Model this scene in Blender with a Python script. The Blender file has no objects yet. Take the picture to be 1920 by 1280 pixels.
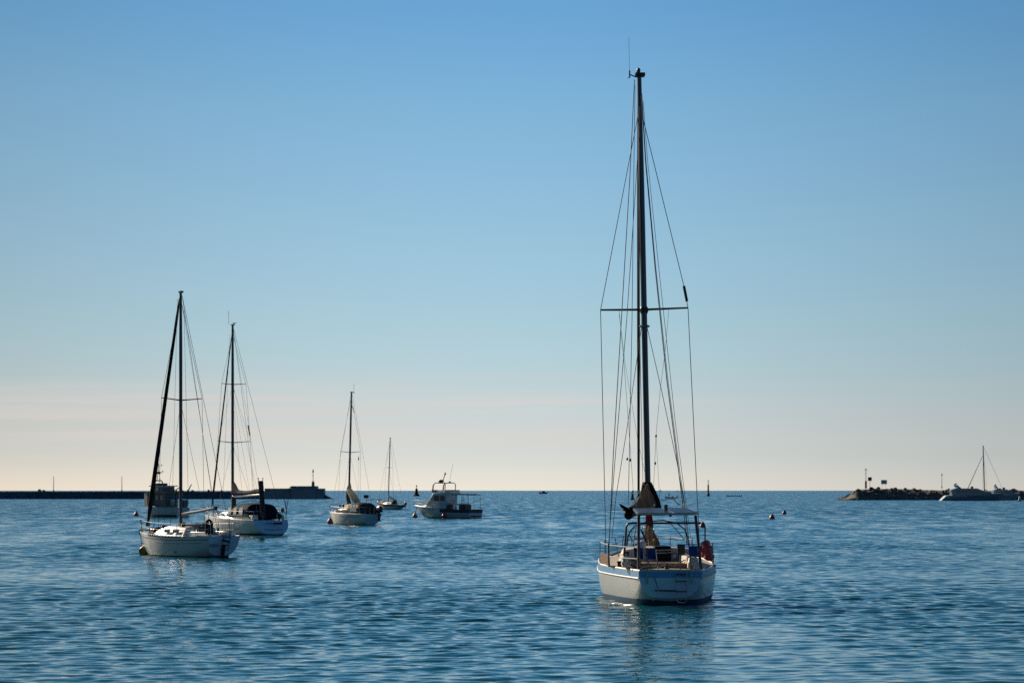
import bpy, bmesh, math, random
import numpy as np
from mathutils import Vector, Matrix, Euler
R = math.radians
random.seed(7)
SC = bpy.context.scene
COL = SC.collection

# ------------------------------------------------------------------ camera, sky, sun, exposure
F, H, HOR = 4533.3, 3.15, 919.0            # focal length in photo pixels, eye height, horizon row
cam_d = bpy.data.cameras.new("camera"); cam = bpy.data.objects.new("camera", cam_d); COL.objects.link(cam)
cam.location = (0, 0, H); cam.rotation_euler = (R(90), 0, 0)
cam_d.sensor_width = 36; cam_d.lens = 85; cam_d.shift_y = 279.0 / 1920.0
cam_d.clip_start = 0.5; cam_d.clip_end = 60000
cam_d.dof.use_dof = True; cam_d.dof.focus_distance = 70; cam_d.dof.aperture_fstop = 3.2
SC.camera = cam

SUN_AZ, SUN_EL = 40.0, 24.0                # degrees left of the view axis, above the horizon
sd = Vector((-math.sin(R(SUN_AZ)) * math.cos(R(SUN_EL)), math.cos(R(SUN_AZ)) * math.cos(R(SUN_EL)), math.sin(R(SUN_EL))))
sun_d = bpy.data.lights.new("sun", 'SUN'); sun_d.energy = 5.0; sun_d.angle = R(0.5); sun_d.color = (1.0, 0.86, 0.68)
sun = bpy.data.objects.new("sun", sun_d); COL.objects.link(sun)
sun.rotation_euler = sd.to_track_quat('Z', 'Y').to_euler()

world = bpy.data.worlds.new("World"); SC.world = world; world.use_nodes = True
nt = world.node_tree; nt.nodes.clear()
def wn(t, **k):
    n = nt.nodes.new(t)
    for a, b in k.items(): setattr(n, a, b)
    return n
def wmath(op, a, b=None, c=None, clamp=False):
    n = wn('ShaderNodeMath', operation=op, use_clamp=clamp)
    for i, x in enumerate((a, b, c)):
        if x is None: continue
        if isinstance(x, (int, float)): n.inputs[i].default_value = x
        else: nt.links.new(x, n.inputs[i])
    return n.outputs[0]
out = wn('ShaderNodeOutputWorld'); bg = wn('ShaderNodeBackground'); bg.inputs['Strength'].default_value = 0.135
sky = wn('ShaderNodeTexSky', sky_type='NISHITA', sun_disc=False)
sky.sun_elevation = R(SUN_EL); sky.sun_rotation = R(-SUN_AZ)
sky.altitude = 0; sky.air_density = 1.0; sky.dust_density = 0.3; sky.ozone_density = 2.0
tc = wn('ShaderNodeTexCoord'); sep = wn('ShaderNodeSeparateXYZ'); nt.links.new(tc.outputs['Generated'], sep.inputs[0])
zc = wmath('MAXIMUM', sep.outputs[2], 0.0)
# elevation tint of the air: cream haze at the horizon, clear blue above it
ramp = wn('ShaderNodeValToRGB'); ramp.color_ramp.interpolation = 'LINEAR'
TINT = [(0.0000, (0.634, 0.728, 1.050)), (0.0031, (0.608, 0.695, 1.015)), (0.0141, (0.506, 0.589, 0.871)), (0.0273, (0.499, 0.548, 0.772)), (0.0472, (0.451, 0.532, 0.702)), (0.0691, (0.434, 0.538, 0.669)), (0.1127, (0.419, 0.547, 0.655)), (0.1556, (0.378, 0.551, 0.656)), (0.1956, (0.298, 0.517, 0.663)), (0.3000, (0.190, 0.530, 0.680)), (0.5000, (0.160, 0.440, 0.580)), (1.0000, (0.120, 0.320, 0.470))]
el = ramp.color_ramp.elements
while len(el) > 1: el.remove(el[-1])
el[0].position = 0; el[0].color = (*TINT[0][1], 1)
for p, c in TINT[1:]:
    e = el.new(p); e.color = (*c, 1)
nt.links.new(zc, ramp.inputs[0])
mul = wn('ShaderNodeMix', data_type='RGBA', blend_type='MULTIPLY'); mul.inputs['Factor'].default_value = 1
nt.links.new(sky.outputs[0], mul.inputs['A']); nt.links.new(ramp.outputs[0], mul.inputs['B'])
# added darkening of the sky behind the viewer, to cut fill on shaded sides
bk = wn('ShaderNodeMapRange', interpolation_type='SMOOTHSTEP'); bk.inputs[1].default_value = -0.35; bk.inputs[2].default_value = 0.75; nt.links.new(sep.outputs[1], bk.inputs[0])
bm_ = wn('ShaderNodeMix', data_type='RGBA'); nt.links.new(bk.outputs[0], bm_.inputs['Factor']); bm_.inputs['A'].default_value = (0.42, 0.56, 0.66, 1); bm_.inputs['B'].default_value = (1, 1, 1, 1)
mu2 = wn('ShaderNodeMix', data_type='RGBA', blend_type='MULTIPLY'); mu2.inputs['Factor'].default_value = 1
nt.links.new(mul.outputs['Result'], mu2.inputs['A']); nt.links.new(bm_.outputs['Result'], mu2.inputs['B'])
# and a little deeper on the right, farther round from the sun
sr_ = wn('ShaderNodeMapRange', interpolation_type='SMOOTHSTEP'); sr_.inputs[1].default_value = 0.02; sr_.inputs[2].default_value = 0.32; sr_.inputs[3].default_value = 1; sr_.inputs[4].default_value = 0.84; nt.links.new(sep.outputs[0], sr_.inputs[0])
sl_ = wn('ShaderNodeMapRange', interpolation_type='SMOOTHSTEP'); sl_.inputs[1].default_value = -0.40; sl_.inputs[2].default_value = 0.04; sl_.inputs[3].default_value = 0.50; sl_.inputs[4].default_value = 1; nt.links.new(sep.outputs[0], sl_.inputs[0])
mu3 = wn('ShaderNodeMix', data_type='RGBA', blend_type='MULTIPLY'); mu3.inputs['Factor'].default_value = 1
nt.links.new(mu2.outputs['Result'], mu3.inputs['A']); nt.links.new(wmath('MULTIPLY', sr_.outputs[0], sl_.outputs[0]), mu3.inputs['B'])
# thin streaks of cloud low over the sea
mp = wn('ShaderNodeMapping'); mp.inputs['Scale'].default_value = (4.0, 4.0, 120.0); nt.links.new(tc.outputs['Generated'], mp.inputs[0])
ns = wn('ShaderNodeTexNoise'); ns.inputs['Scale'].default_value = 1.0; ns.inputs['Detail'].default_value = 6; ns.inputs['Roughness'].default_value = 0.52
nt.links.new(mp.outputs[0], ns.inputs['Vector'])
cr = wn('ShaderNodeMapRange', interpolation_type='SMOOTHSTEP'); cr.inputs[1].default_value = 0.45; cr.inputs[2].default_value = 0.62
nt.links.new(ns.outputs[0], cr.inputs[0])
up = wn('ShaderNodeMapRange', interpolation_type='SMOOTHSTEP'); up.inputs[1].default_value = 0.010; up.inputs[2].default_value = 0.026; nt.links.new(zc, up.inputs[0])
dn = wn('ShaderNodeMapRange', interpolation_type='SMOOTHSTEP'); dn.inputs[1].default_value = 0.034; dn.inputs[2].default_value = 0.052; dn.inputs[3].default_value = 1; dn.inputs[4].default_value = 0; nt.links.new(zc, dn.inputs[0])
az = wn('ShaderNodeMapRange', interpolation_type='SMOOTHSTEP'); az.inputs[1].default_value = 0.01; az.inputs[2].default_value = 0.11; az.inputs[3].default_value = 1; az.inputs[4].default_value = 0.15; nt.links.new(sep.outputs[0], az.inputs[0])
cf = wmath('MULTIPLY', wmath('MULTIPLY', az.outputs[0], wmath('MULTIPLY', cr.outputs[0], wmath('MULTIPLY', up.outputs[0], dn.outputs[0]))), 0.46)
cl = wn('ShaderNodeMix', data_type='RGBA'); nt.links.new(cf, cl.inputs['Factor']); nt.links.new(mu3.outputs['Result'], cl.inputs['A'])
cl.inputs['B'].default_value = (5.4, 4.8, 4.4, 1)
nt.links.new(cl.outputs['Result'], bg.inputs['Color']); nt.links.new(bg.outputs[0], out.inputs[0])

vs = SC.view_settings; SC.display_settings.display_device = 'sRGB'
vs.view_transform = 'Standard'; vs.look = 'None'; vs.exposure = 0; vs.gamma = 1; vs.use_curve_mapping = False
SC.cycles.use_denoising = False
SC.cycles.blur_glossy = 8.0; SC.cycles.max_bounces = 6; SC.cycles.sample_clamp_indirect = 2.0

# ------------------------------------------------------------------ helpers
def pt(px, py, Y):
    return Vector(((px - 960) * Y / F, Y, H - (py - HOR) * Y / F))
def wl(py):                                   # distance of a waterline seen at this row
    return H * F / (py - HOR)
_mats = {}
def mat(name, col, rough=0.5, metal=0.0, var=0.15, scale=6.0, bump=0.0, bscale=40.0, stretch=None, dirt=None, dirt_amt=0.5, dirt_scale=2.5, coat=0.0, alpha=1.0, transl=0.0):
    if name in _mats: return _mats[name]
    m = bpy.data.materials.new(name); m.use_nodes = True; t = m.node_tree; b = t.nodes['Principled BSDF']
    tcn = t.nodes.new('ShaderNodeTexCoord'); mpn = t.nodes.new('ShaderNodeMapping'); t.links.new(tcn.outputs['Object'], mpn.inputs[0])
    if stretch: mpn.inputs['Scale'].default_value = stretch
    n = t.nodes.new('ShaderNodeTexNoise'); n.inputs['Scale'].default_value = scale; n.inputs['Detail'].default_value = 5; t.links.new(mpn.outputs[0], n.inputs['Vector'])
    r = t.nodes.new('ShaderNodeValToRGB'); r.color_ramp.elements[0].position = 0.28; r.color_ramp.elements[1].position = 0.72
    r.color_ramp.elements[0].color = (*[max(0, c * (1 - var)) for c in col], 1); r.color_ramp.elements[1].color = (*[min(1, c * (1 + var)) for c in col], 1)
    t.links.new(n.outputs[0], r.inputs[0]); c_out = r.outputs[0]
    if dirt:
        n2 = t.nodes.new('ShaderNodeTexNoise'); n2.inputs['Scale'].default_value = dirt_scale; n2.inputs['Detail'].default_value = 7; n2.inputs['Roughness'].default_value = 0.65
        mp2 = t.nodes.new('ShaderNodeMapping'); mp2.inputs['Scale'].default_value = (3.0, 3.0, 0.7); t.links.new(tcn.outputs['Object'], mp2.inputs[0]); t.links.new(mp2.outputs[0], n2.inputs['Vector'])
        mr = t.nodes.new('ShaderNodeMapRange'); mr.inputs[1].default_value = 0.5; mr.inputs[2].default_value = 0.75; mr.inputs[4].default_value = dirt_amt; t.links.new(n2.outputs[0], mr.inputs[0])
        mx = t.nodes.new('ShaderNodeMix'); mx.data_type = 'RGBA'; t.links.new(mr.outputs[0], mx.inputs['Factor']); t.links.new(c_out, mx.inputs['A']); mx.inputs['B'].default_value = (*dirt, 1); c_out = mx.outputs['Result']
    t.links.new(c_out, b.inputs['Base Color'])
    b.inputs['Roughness'].default_value = rough; b.inputs['Metallic'].default_value = metal; b.inputs['Coat Weight'].default_value = coat
    b.inputs['Transmission Weight'].default_value = transl
    if bump:
        n3 = t.nodes.new('ShaderNodeTexNoise'); n3.inputs['Scale'].default_value = bscale; n3.inputs['Detail'].default_value = 4; t.links.new(mpn.outputs[0], n3.inputs['Vector'])
        bp = t.nodes.new('ShaderNodeBump'); bp.inputs['Strength'].default_value = bump; bp.inputs['Distance'].default_value = 0.05; t.links.new(n3.outputs[0], bp.inputs['Height']); t.links.new(bp.outputs[0], b.inputs['Normal'])
    _mats[name] = m
    return m

def cata(xs, ys, x):
    if x <= xs[0]: return ys[0]
    if x >= xs[-1]: return ys[-1]
    i = 0
    while x > xs[i + 1]: i += 1
    def slope(k):
        if k == 0: return (ys[1] - ys[0]) / (xs[1] - xs[0])
        if k == len(xs) - 1: return (ys[-1] - ys[-2]) / (xs[-1] - xs[-2])
        a = (ys[k] - ys[k - 1]) / (xs[k] - xs[k - 1]); b = (ys[k + 1] - ys[k]) / (xs[k + 1] - xs[k])
        return 0 if a * b <= 0 else 2 * a * b / (a + b)
    h = xs[i + 1] - xs[i]; t = (x - xs[i]) / h
    return (2*t**3 - 3*t*t + 1) * ys[i] + (t**3 - 2*t*t + t) * h * slope(i) + (-2*t**3 + 3*t*t) * ys[i + 1] + (t**3 - t*t) * h * slope(i + 1)

class MB:
    def __init__(s): s.v = []; s.f = []
    def add(s, v, f):
        o = len(s.v); s.v += [tuple(x) for x in v]; s.f += [tuple(i + o for i in q) for q in f]; return s
    def box(s, c, d, rot=(0, 0, 0), taper=(1, 1)):
        m = Euler(rot).to_matrix(); v = []
        for z in (-.5, .5):
            tx, ty = taper if z > 0 else (1, 1)
            for x, y in ((-.5, -.5), (.5, -.5), (.5, .5), (-.5, .5)):
                v.append(Vector(c) + m @ Vector((x * d[0] * tx, y * d[1] * ty, z * d[2])))
        return s.add(v, [(3, 2, 1, 0), (4, 5, 6, 7), (0, 1, 5, 4), (1, 2, 6, 5), (2, 3, 7, 6), (3, 0, 4, 7)])
    def tube(s, pts, r, n=6, closed=False):
        P = [Vector(p) for p in pts]; rr = r if isinstance(r, (list, tuple)) else [r] * len(P)
        rings = []; up = None
        for i, p in enumerate(P):
            if closed: d = P[(i + 1) % len(P)] - P[i - 1]
            else: d = P[min(i + 1, len(P) - 1)] - P[max(i - 1, 0)]
            d.normalize()
            if up is None: up = d.orthogonal().normalized()
            else:
                up = up - d * up.dot(d)
                up = up.normalized() if up.length > 1e-6 else d.orthogonal().normalized()
            q = d.cross(up)
            rings.append([p + (up * math.cos(2*math.pi*k/n) + q * math.sin(2*math.pi*k/n)) * rr[i] for k in range(n)])
        return s.loft(rings, not closed, not closed, loop=closed)
    def loft(s, rings, cap0=True, cap1=True, ring_closed=True, loop=False):
        n = len(rings[0]); v = [p for r in rings for p in r]; f = []
        m = len(rings)
        for i in range(m if loop else m - 1):
            a, b = i * n, ((i + 1) % m) * n
            for k in range(n if ring_closed else n - 1):
                k2 = (k + 1) % n
                f.append((a + k, a + k2, b + k2, b + k))
        if cap0: f.append(tuple(range(n - 1, -1, -1)))
        if cap1: f.append(tuple((m - 1) * n + k for k in range(n)))
        return s.add(v, f)
    def lathe(s, prof, c=(0, 0, 0), n=14, mtx=None):
        M = mtx or Matrix(); c = Vector(c)
        return s.loft([[c + M @ Vector((r * math.cos(2*math.pi*k/n), r * math.sin(2*math.pi*k/n), z)) for k in range(n)] for r, z in prof])
    def ball(s, c, r, n=12, m=8):
        if isinstance(r, (int, float)): r = (r, r, r)
        rings = []
        for i in range(m + 1):
            a = -math.pi/2 + math.pi * i / m; q = max(math.cos(a), 0.02)
            rings.append([(c[0] + r[0]*q*math.cos(2*math.pi*k/n), c[1] + r[1]*q*math.sin(2*math.pi*k/n), c[2] + r[2]*math.sin(a)) for k in range(n)])
        return s.loft(rings)
    def prism(s, poly, x0, x1):               # (y, z) outline extruded along x
        n = len(poly); return s.loft([[(x0, y, z) for y, z in poly], [(x1, y, z) for y, z in poly]])
    def slab(s, q, t):                        # four corners, thickened
        q = [Vector(p) for p in q]; nn = (q[1] - q[0]).cross(q[3] - q[0]).normalized() * t / 2
        return s.loft([[p - nn for p in q], [p + nn for p in q]])
    def build(s, name, m, parent=None, bevel=0.0, ang=40):
        me = bpy.data.meshes.new(name); me.from_pydata(s.v, [], s.f); me.update()
        bm = bmesh.new(); bm.from_mesh(me); bmesh.ops.recalc_face_normals(bm, faces=bm.faces); bm.to_mesh(me); bm.free()
        me.polygons.foreach_set('use_smooth', [True] * len(me.polygons)); me.set_sharp_from_angle(angle=R(ang))
        me.materials.append(m)
        o = bpy.data.objects.new(name, me); COL.objects.link(o); o.parent = parent
        if bevel:
            b = o.modifiers.new('bevel', 'BEVEL'); b.width = bevel; b.segments = 2; b.limit_method = 'ANGLE'; b.angle_limit = R(35)
        return o
def thing(name, label, cat, loc, rz=0.0, group=None):
    o = bpy.data.objects.new(name, None); o.empty_display_size = 0.3; COL.objects.link(o)
    o.location = loc; o.rotation_euler = (0, 0, rz); return tag(o, label, cat, group)
def tag(o, label, cat, group=None, kind=None):
    if label: o['label'] = label
    if cat: o['category'] = cat
    if group: o['group'] = group
    if kind: o['kind'] = kind
    return o
def copy_tree(o, parent=None):
    c = o.copy(); COL.objects.link(c); c.parent = parent
    for ch in [q for q in bpy.data.objects if q.parent == o and q != c]: copy_tree(ch, c)
    return c
class Frame:                                  # picks points of a thing's own frame along camera rays
    def __init__(s, loc, rz):
        s.M = Matrix.Translation(Vector(loc)) @ Matrix.Rotation(rz, 4, 'Z'); s.I = s.M.inverted()
    def on(s, px, py, axis, val):
        a = s.I @ Vector((0, 0, H)); b = s.I @ pt(px, py, 100.0); d = b - a; t = (val - a[axis]) / d[axis]; return a + d * t

# ------------------------------------------------------------------ water
RIP = (0.26, 0.6, -0.04, -0.20)
def make_water():
    rng = np.random.default_rng(11)
    rows = [24.0]
    while rows[-1] < 200: rows.append(rows[-1] * 1.00095)
    while rows[-1] < 420: rows.append(rows[-1] * 1.0016)
    while rows[-1] < 1500: rows.append(rows[-1] * 1.008)
    while rows[-1] < 45000: rows.append(rows[-1] * 1.12)
    rows = [-60.0, 6.0, 16.0] + rows
    Yr = np.array(rows)
    nc = 560
    u = np.linspace(-1, 1, nc); u = np.sign(u) * (np.abs(u) * 0.62 + 0.38 * np.abs(u) ** 6)
    half = 0.32 * np.maximum(Yr, 24) + 4
    half = np.where(Yr > 420, half * np.clip(Yr / 420, 1, 6), half)
    X = u[None, :] * half[:, None]; Y = np.repeat(Yr[:, None], nc, 1)
    sp = np.maximum(np.gradient(Yr)[:, None] * np.ones_like(X), np.gradient(X, axis=1))
    Z = np.zeros_like(X); main = R(90 + 12)   # travel direction of the wind sea
    # gusts and calmer lanes
    g = np.zeros_like(X)
    for k in range(16):
        a = rng.uniform(0, 2*np.pi); lam = rng.uniform(14, 75)
        g += np.sin(2*np.pi/lam * (0.35*np.cos(a) * X + np.sin(a) * Y) + rng.uniform(0, 6.28))
    g = 1.0 + 0.065 * g
    g = np.clip(g, 0.6, 1.5)
    g += 0.26 * np.exp(-((Y - 122) / 24.0) ** 2) / (1 + np.exp((X - 3.0) / 3.0))
    for bx, by, rx, ry, q in ((4.6, 52, 3.0, 13, .58), (-13.6, 101, 3.5, 14, .40), (-16.6, 158, 4, 15, .3), (-12, 206, 4, 18, .3), (-4, 262, 5, 18, .3)):   # the lee of each hull
        g *= 1 - q * np.exp(-((X - bx) / rx) ** 2 - ((Y - by) / ry) ** 2)
    g = np.clip(g, 0.28, 1.6)
    n = 130
    for k in range(n):
        lam = 0.24 * (2.3 / 0.24) ** ((k + rng.uniform(0, 1)) / n)
        th = main + rng.normal(0, 0.48) ; kx, ky = 2*np.pi/lam*np.cos(th), 2*np.pi/lam*np.sin(th)
        slope = 0.104 * math.sqrt(2.0 / n) * (1.3 if 0.30 < lam < 1.0 else 0.5)
        A = slope * lam / (2*np.pi)
        w = np.clip((lam / np.maximum(sp, 1e-6) - 2.5) / 2.5, 0, 1)
        ph = kx*X + ky*Y + rng.uniform(0, 6.28)
        c = np.cos(ph)
        Z += A * w * (c + 0.18 * np.cos(2*ph))
    Z *= g
    Z = np.where((Y < 20) | (Y > 1400), 0, Z)
    nr = len(Yr)
    V = np.stack([X, Y, Z], -1).reshape(-1, 3)
    i = (np.arange(nr-1)[:, None] * nc + np.arange(nc-1)[None, :]).reshape(-1)
    Q = np.stack([i, i+1, i+nc+1, i+nc], -1)
    me = bpy.data.meshes.new('water')
    me.vertices.add(len(V)); me.vertices.foreach_set('co', V.astype(np.float32).ravel())
    me.loops.add(Q.size); me.loops.foreach_set('vertex_index', Q.astype(np.int32).ravel())
    me.polygons.add(len(Q)); me.polygons.foreach_set('loop_start', np.arange(0, Q.size, 4, dtype=np.int32)); me.polygons.foreach_set('loop_total', np.full(len(Q), 4, np.int32))
    me.update(); me.polygons.foreach_set('use_smooth', np.ones(len(Q), bool)); me.validate()
    m = bpy.data.materials.new('sea_water'); m.use_nodes = True; t = m.node_tree; b = t.nodes['Principled BSDF']
    b.inputs['Roughness'].default_value = 0.06; b.inputs['IOR'].default_value = 1.333
    N = t.nodes.new
    geo = N('ShaderNodeNewGeometry')
    nz = N('ShaderNodeTexNoise'); nz.inputs['Scale'].default_value = 0.03; nz.inputs['Detail'].default_value = 3; t.links.new(geo.outputs['Position'], nz.inputs['Vector'])
    rp = N('ShaderNodeValToRGB'); rp.color_ramp.elements[0].color = (0.001, 0.070, 0.080, 1); rp.color_ramp.elements[1].color = (0.002, 0.090, 0.102, 1)
    t.links.new(nz.outputs[0], rp.inputs[0]); t.links.new(rp.outputs[0], b.inputs['Base Color'])
    def layer(scale, sx, sy, rot):
        mp_ = N('ShaderNodeMapping'); mp_.inputs['Scale'].default_value = (sx, sy, 1); mp_.inputs['Rotation'].default_value = (0, 0, rot)
        t.links.new(geo.outputs['Position'], mp_.inputs[0])
        q = N('ShaderNodeTexNoise'); q.inputs['Scale'].default_value = scale; q.inputs['Detail'].default_value = 4; q.inputs['Roughness'].default_value = 0.55; q.inputs['Distortion'].default_value = 0.3
        t.links.new(mp_.outputs[0], q.inputs['Vector']); return q.outputs['Color']
    def vm(op, a, b_=None):
        q = N('ShaderNodeVectorMath'); q.operation = op
        for i, x in enumerate((a, b_)):
            if x is None: continue
            if isinstance(x, tuple): q.inputs[i].default_value = x
            else: t.links.new(x, q.inputs[i])
        return q.outputs[0]
    # ripples too fine to model tilt the surface a little everywhere, more so out on the open sea
    cd = N('ShaderNodeSeparateXYZ'); t.links.new(geo.outputs['Position'], cd.inputs[0])
    mr = N('ShaderNodeMapRange'); mr.inputs[1].default_value = 50; mr.inputs[2].default_value = 330; t.links.new(cd.outputs[1], mr.inputs[0])
    fine = vm('MULTIPLY', vm('SUBTRACT', layer(5.0, 0.7, 1.0, R(-20)), (.5, .5, .5)), (RIP[0], RIP[0], 0))
    fr_ = N('ShaderNodeMapRange'); fr_.inputs[1].default_value = 45; fr_.inputs[2].default_value = 130; fr_.inputs[3].default_value = .35; fr_.inputs[4].default_value = 1; t.links.new(cd.outputs[1], fr_.inputs[0])
    fs_ = N('ShaderNodeVectorMath'); fs_.operation = 'SCALE'; t.links.new(fine, fs_.inputs[0]); t.links.new(fr_.outputs[0], fs_.inputs['Scale'])
    far = vm('MULTIPLY', vm('SUBTRACT', layer(1.0, 0.8, 1.0, R(-15)), (.5, .5, .5)), (RIP[1], RIP[1], 0))
    # wind streaks: patches where the faces turned to the harbour stand steeper
    wv = N('ShaderNodeSeparateColor'); t.links.new(layer(0.42, 1.0, 0.16, 0.0), wv.inputs[0])
    wb = N('ShaderNodeMapRange'); wb.inputs[1].default_value = .30; wb.inputs[2].default_value = .70; wb.inputs[3].default_value = RIP[2]; wb.inputs[4].default_value = RIP[3]; t.links.new(wv.outputs[0], wb.inputs[0])
    bv = N('ShaderNodeCombineXYZ'); t.links.new(wb.outputs[0], bv.inputs[1])
    sc = N('ShaderNodeVectorMath'); sc.operation = 'SCALE'; t.links.new(vm('ADD', far, bv.outputs[0]), sc.inputs[0]); t.links.new(mr.outputs[0], sc.inputs['Scale'])
    nn = vm('NORMALIZE', vm('ADD', vm('ADD', geo.outputs['Normal'], fs_.outputs[0]), sc.outputs[0])); t.links.new(nn, b.inputs['Normal'])
    me.materials.append(m)
    o = bpy.data.objects.new('water', me); COL.objects.link(o); o['kind'] = 'structure'
    return o
make_water()

# ------------------------------------------------------------------ materials of the boats and the shore
M = {}
M['gel'] = mat('white_gelcoat', (.63, .65, .64), .28, var=.05, scale=1.5, dirt=(.40, .37, .28), dirt_amt=.30, coat=.3)
M['gelw'] = mat('bright_gelcoat', (.78, .76, .70), .30, var=.05, scale=2, dirt=(.5, .46, .38), dirt_amt=.2, coat=.3)
M['gelg'] = mat('grey_gelcoat', (.62, .64, .65), .32, var=.05, scale=2, dirt=(.40, .40, .38), dirt_amt=.2)
M['transom'] = mat('transom_shade_tint', (.68, .80, .92), .35, var=.05, scale=2, dirt=(.5, .5, .46), dirt_amt=.25)  # white transom; the bluish cast of its shade is put into the colour
M['bluestripe'] = mat('blue_paint', (.15, .40, .68), .35, var=.10, scale=3, dirt=(.16, .30, .45), dirt_amt=.35)
M['boot'] = mat('dark_blue_antifouling', (.015, .085, .18), .55, var=.3, scale=4, dirt=(.02, .035, .03), dirt_amt=.6)
M['weed'] = mat('dark_weedy_antifouling', (.02, .03, .03), .7, var=.4, scale=5)
M['navy'] = mat('navy_paint', (.012, .03, .075), .4, var=.15)
M['deck'] = mat('cream_deck', (.58, .49, .39), .65, var=.14, scale=7, dirt=(.36, .29, .22), dirt_amt=.4)
M['coam'] = mat('cream_coaming', (.72, .62, .52), .5, var=.08, scale=4, dirt=(.45, .36, .28), dirt_amt=.35)
M['teak'] = mat('weathered_teak', (.22, .13, .085), .7, var=.3, scale=3, stretch=(8, 1, 8))
M['rust'] = mat('rusty_brown_slats', (.20, .11, .075), .75, var=.35, scale=12)
M['steel'] = mat('stainless_steel', (.42, .42, .42), .28, metal=.9, var=.1, scale=20)
M['dsteel'] = mat('dull_steel', (.065, .065, .07), .42, metal=.6, var=.2, scale=20)
M['alu'] = mat('anodised_mast', (.075, .085, .095), .38, metal=.5, var=.10, scale=3)
M['alub'] = mat('black_spar', (.018, .02, .024), .4, metal=.2, var=.2)
M['wire'] = mat('rigging_wire', (.045, .045, .045), .5, metal=.4, var=.1)
M['rope'] = mat('pale_rope', (.42, .38, .30), .85, var=.25, scale=60)
M['drope'] = mat('dark_rope', (.06, .055, .05), .9, var=.3, scale=60)
M['cover'] = mat('brown_sail_cover', (.27, .20, .14), .85, var=.28, scale=5, bump=.5, bscale=14)
M['black'] = mat('black_cloth', (.014, .014, .016), .8, var=.3, scale=8)
M['navycloth'] = mat('navy_canvas', (.009, .016, .034), .8, var=.3, scale=8, bump=.4, bscale=12)
M['bluecloth'] = mat('royal_blue_canvas', (.012, .06, .26), .75, var=.2, scale=8, bump=.3, bscale=12)
M['creamcloth'] = mat('cream_sailcloth', (.86, .77, .63), .85, var=.12, scale=6, bump=.5, bscale=9)
M['browncloth'] = mat('dark_brown_canvas', (.062, .052, .048), .85, var=.3, scale=6)
M['red'] = mat('faded_red_plastic', (.78, .045, .05), .35, var=.15, scale=6)
M['redcloth'] = mat('dark_red_cloth', (.20, .018, .03), .8, var=.25, scale=8)
M['pinkred'] = mat('bright_red_fender', (.62, .02, .06), .35, var=.1)
M['buoyred'] = mat('mooring_buoy_red', (.30, .035, .03), .45, var=.22, scale=5, dirt=(.16, .05, .04), dirt_amt=.3)
M['buoypale'] = mat('mooring_buoy_lit_red', (.42, .09, .07), .45, var=.1, scale=5, dirt=(.3, .12, .1), dirt_amt=.3)  # pale red; the sunlit tone of the buoy tops put into the colour
M['yellow'] = mat('old_yellow_buoy', (.34, .22, .035), .5, var=.25, scale=5, dirt=(.10, .08, .03), dirt_amt=.6)
M['grey'] = mat('grey_strap', (.30, .30, .30), .7, var=.1)
M['glass'] = mat('dark_glass', (.012, .016, .02), .08, var=.2, coat=.5)
M['clear'] = mat('hazy_windscreen', (.45, .47, .46), .4, var=.15)
M['panel'] = mat('solar_cells', (.02, .026, .045), .38, var=.2, scale=10)
M['mahog'] = mat('mahogany', (.12, .045, .030), .45, var=.3, scale=3, stretch=(1, 1, 9))
M['dark'] = mat('dark_recess', (.012, .012, .014), .8, var=.2)
M['plastic'] = mat('black_plastic', (.018, .018, .02), .35, var=.2)
M['teal'] = mat('dark_teal_paint', (.10, .145, .165), .45, var=.2, scale=3, dirt=(.07, .06, .05), dirt_amt=.4)
M['pinkpaint'] = mat('pale_pink_paint', (.58, .46, .38), .55, var=.1, dirt=(.32, .20, .13), dirt_amt=.5)
M['whitep'] = mat('white_paint', (.78, .77, .74), .4, var=.05)
M['greenp'] = mat('dark_green_paint', (.012, .075, .045), .5, var=.2)
M['beaconred'] = mat('beacon_red_paint', (.26, .035, .025), .5, var=.2)
M['yachtgrey'] = mat('grey_yacht_paint', (.34, .37, .40), .25, var=.05, coat=.5)
M['yachtblue'] = mat('blue_grey_yacht_paint', (.20, .25, .31), .25, var=.05, coat=.5)
M['concrete'] = mat('dark_sea_concrete', (.30, .31, .32), .85, var=.25, scale=.35, dirt=(.14, .15, .155), dirt_amt=.6, dirt_scale=.25)
M['rock'] = mat('hazed_dark_rock', (.10, .115, .135), .85, var=.45, scale=.5, bump=.6, bscale=2)  # dark rock with the blue of far haze put into the colour
M['boulder'] = mat('brown_boulder', (.19, .155, .125), .85, var=.45, scale=1.1, bump=.6, bscale=2.5, dirt=(.04, .036, .03), dirt_amt=.6, dirt_scale=.9)
M['skin'] = mat('dark_silhouette', (.02, .02, .025), .8, var=.2)  # one dark tone for the whole figure, backlit silhouette put into the colour
M['postgrey'] = mat('pale_grey_post', (.45, .46, .46), .6, var=.1)
M['ink'] = mat('blue_lettering', (.02, .05, .16), .5)

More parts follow.
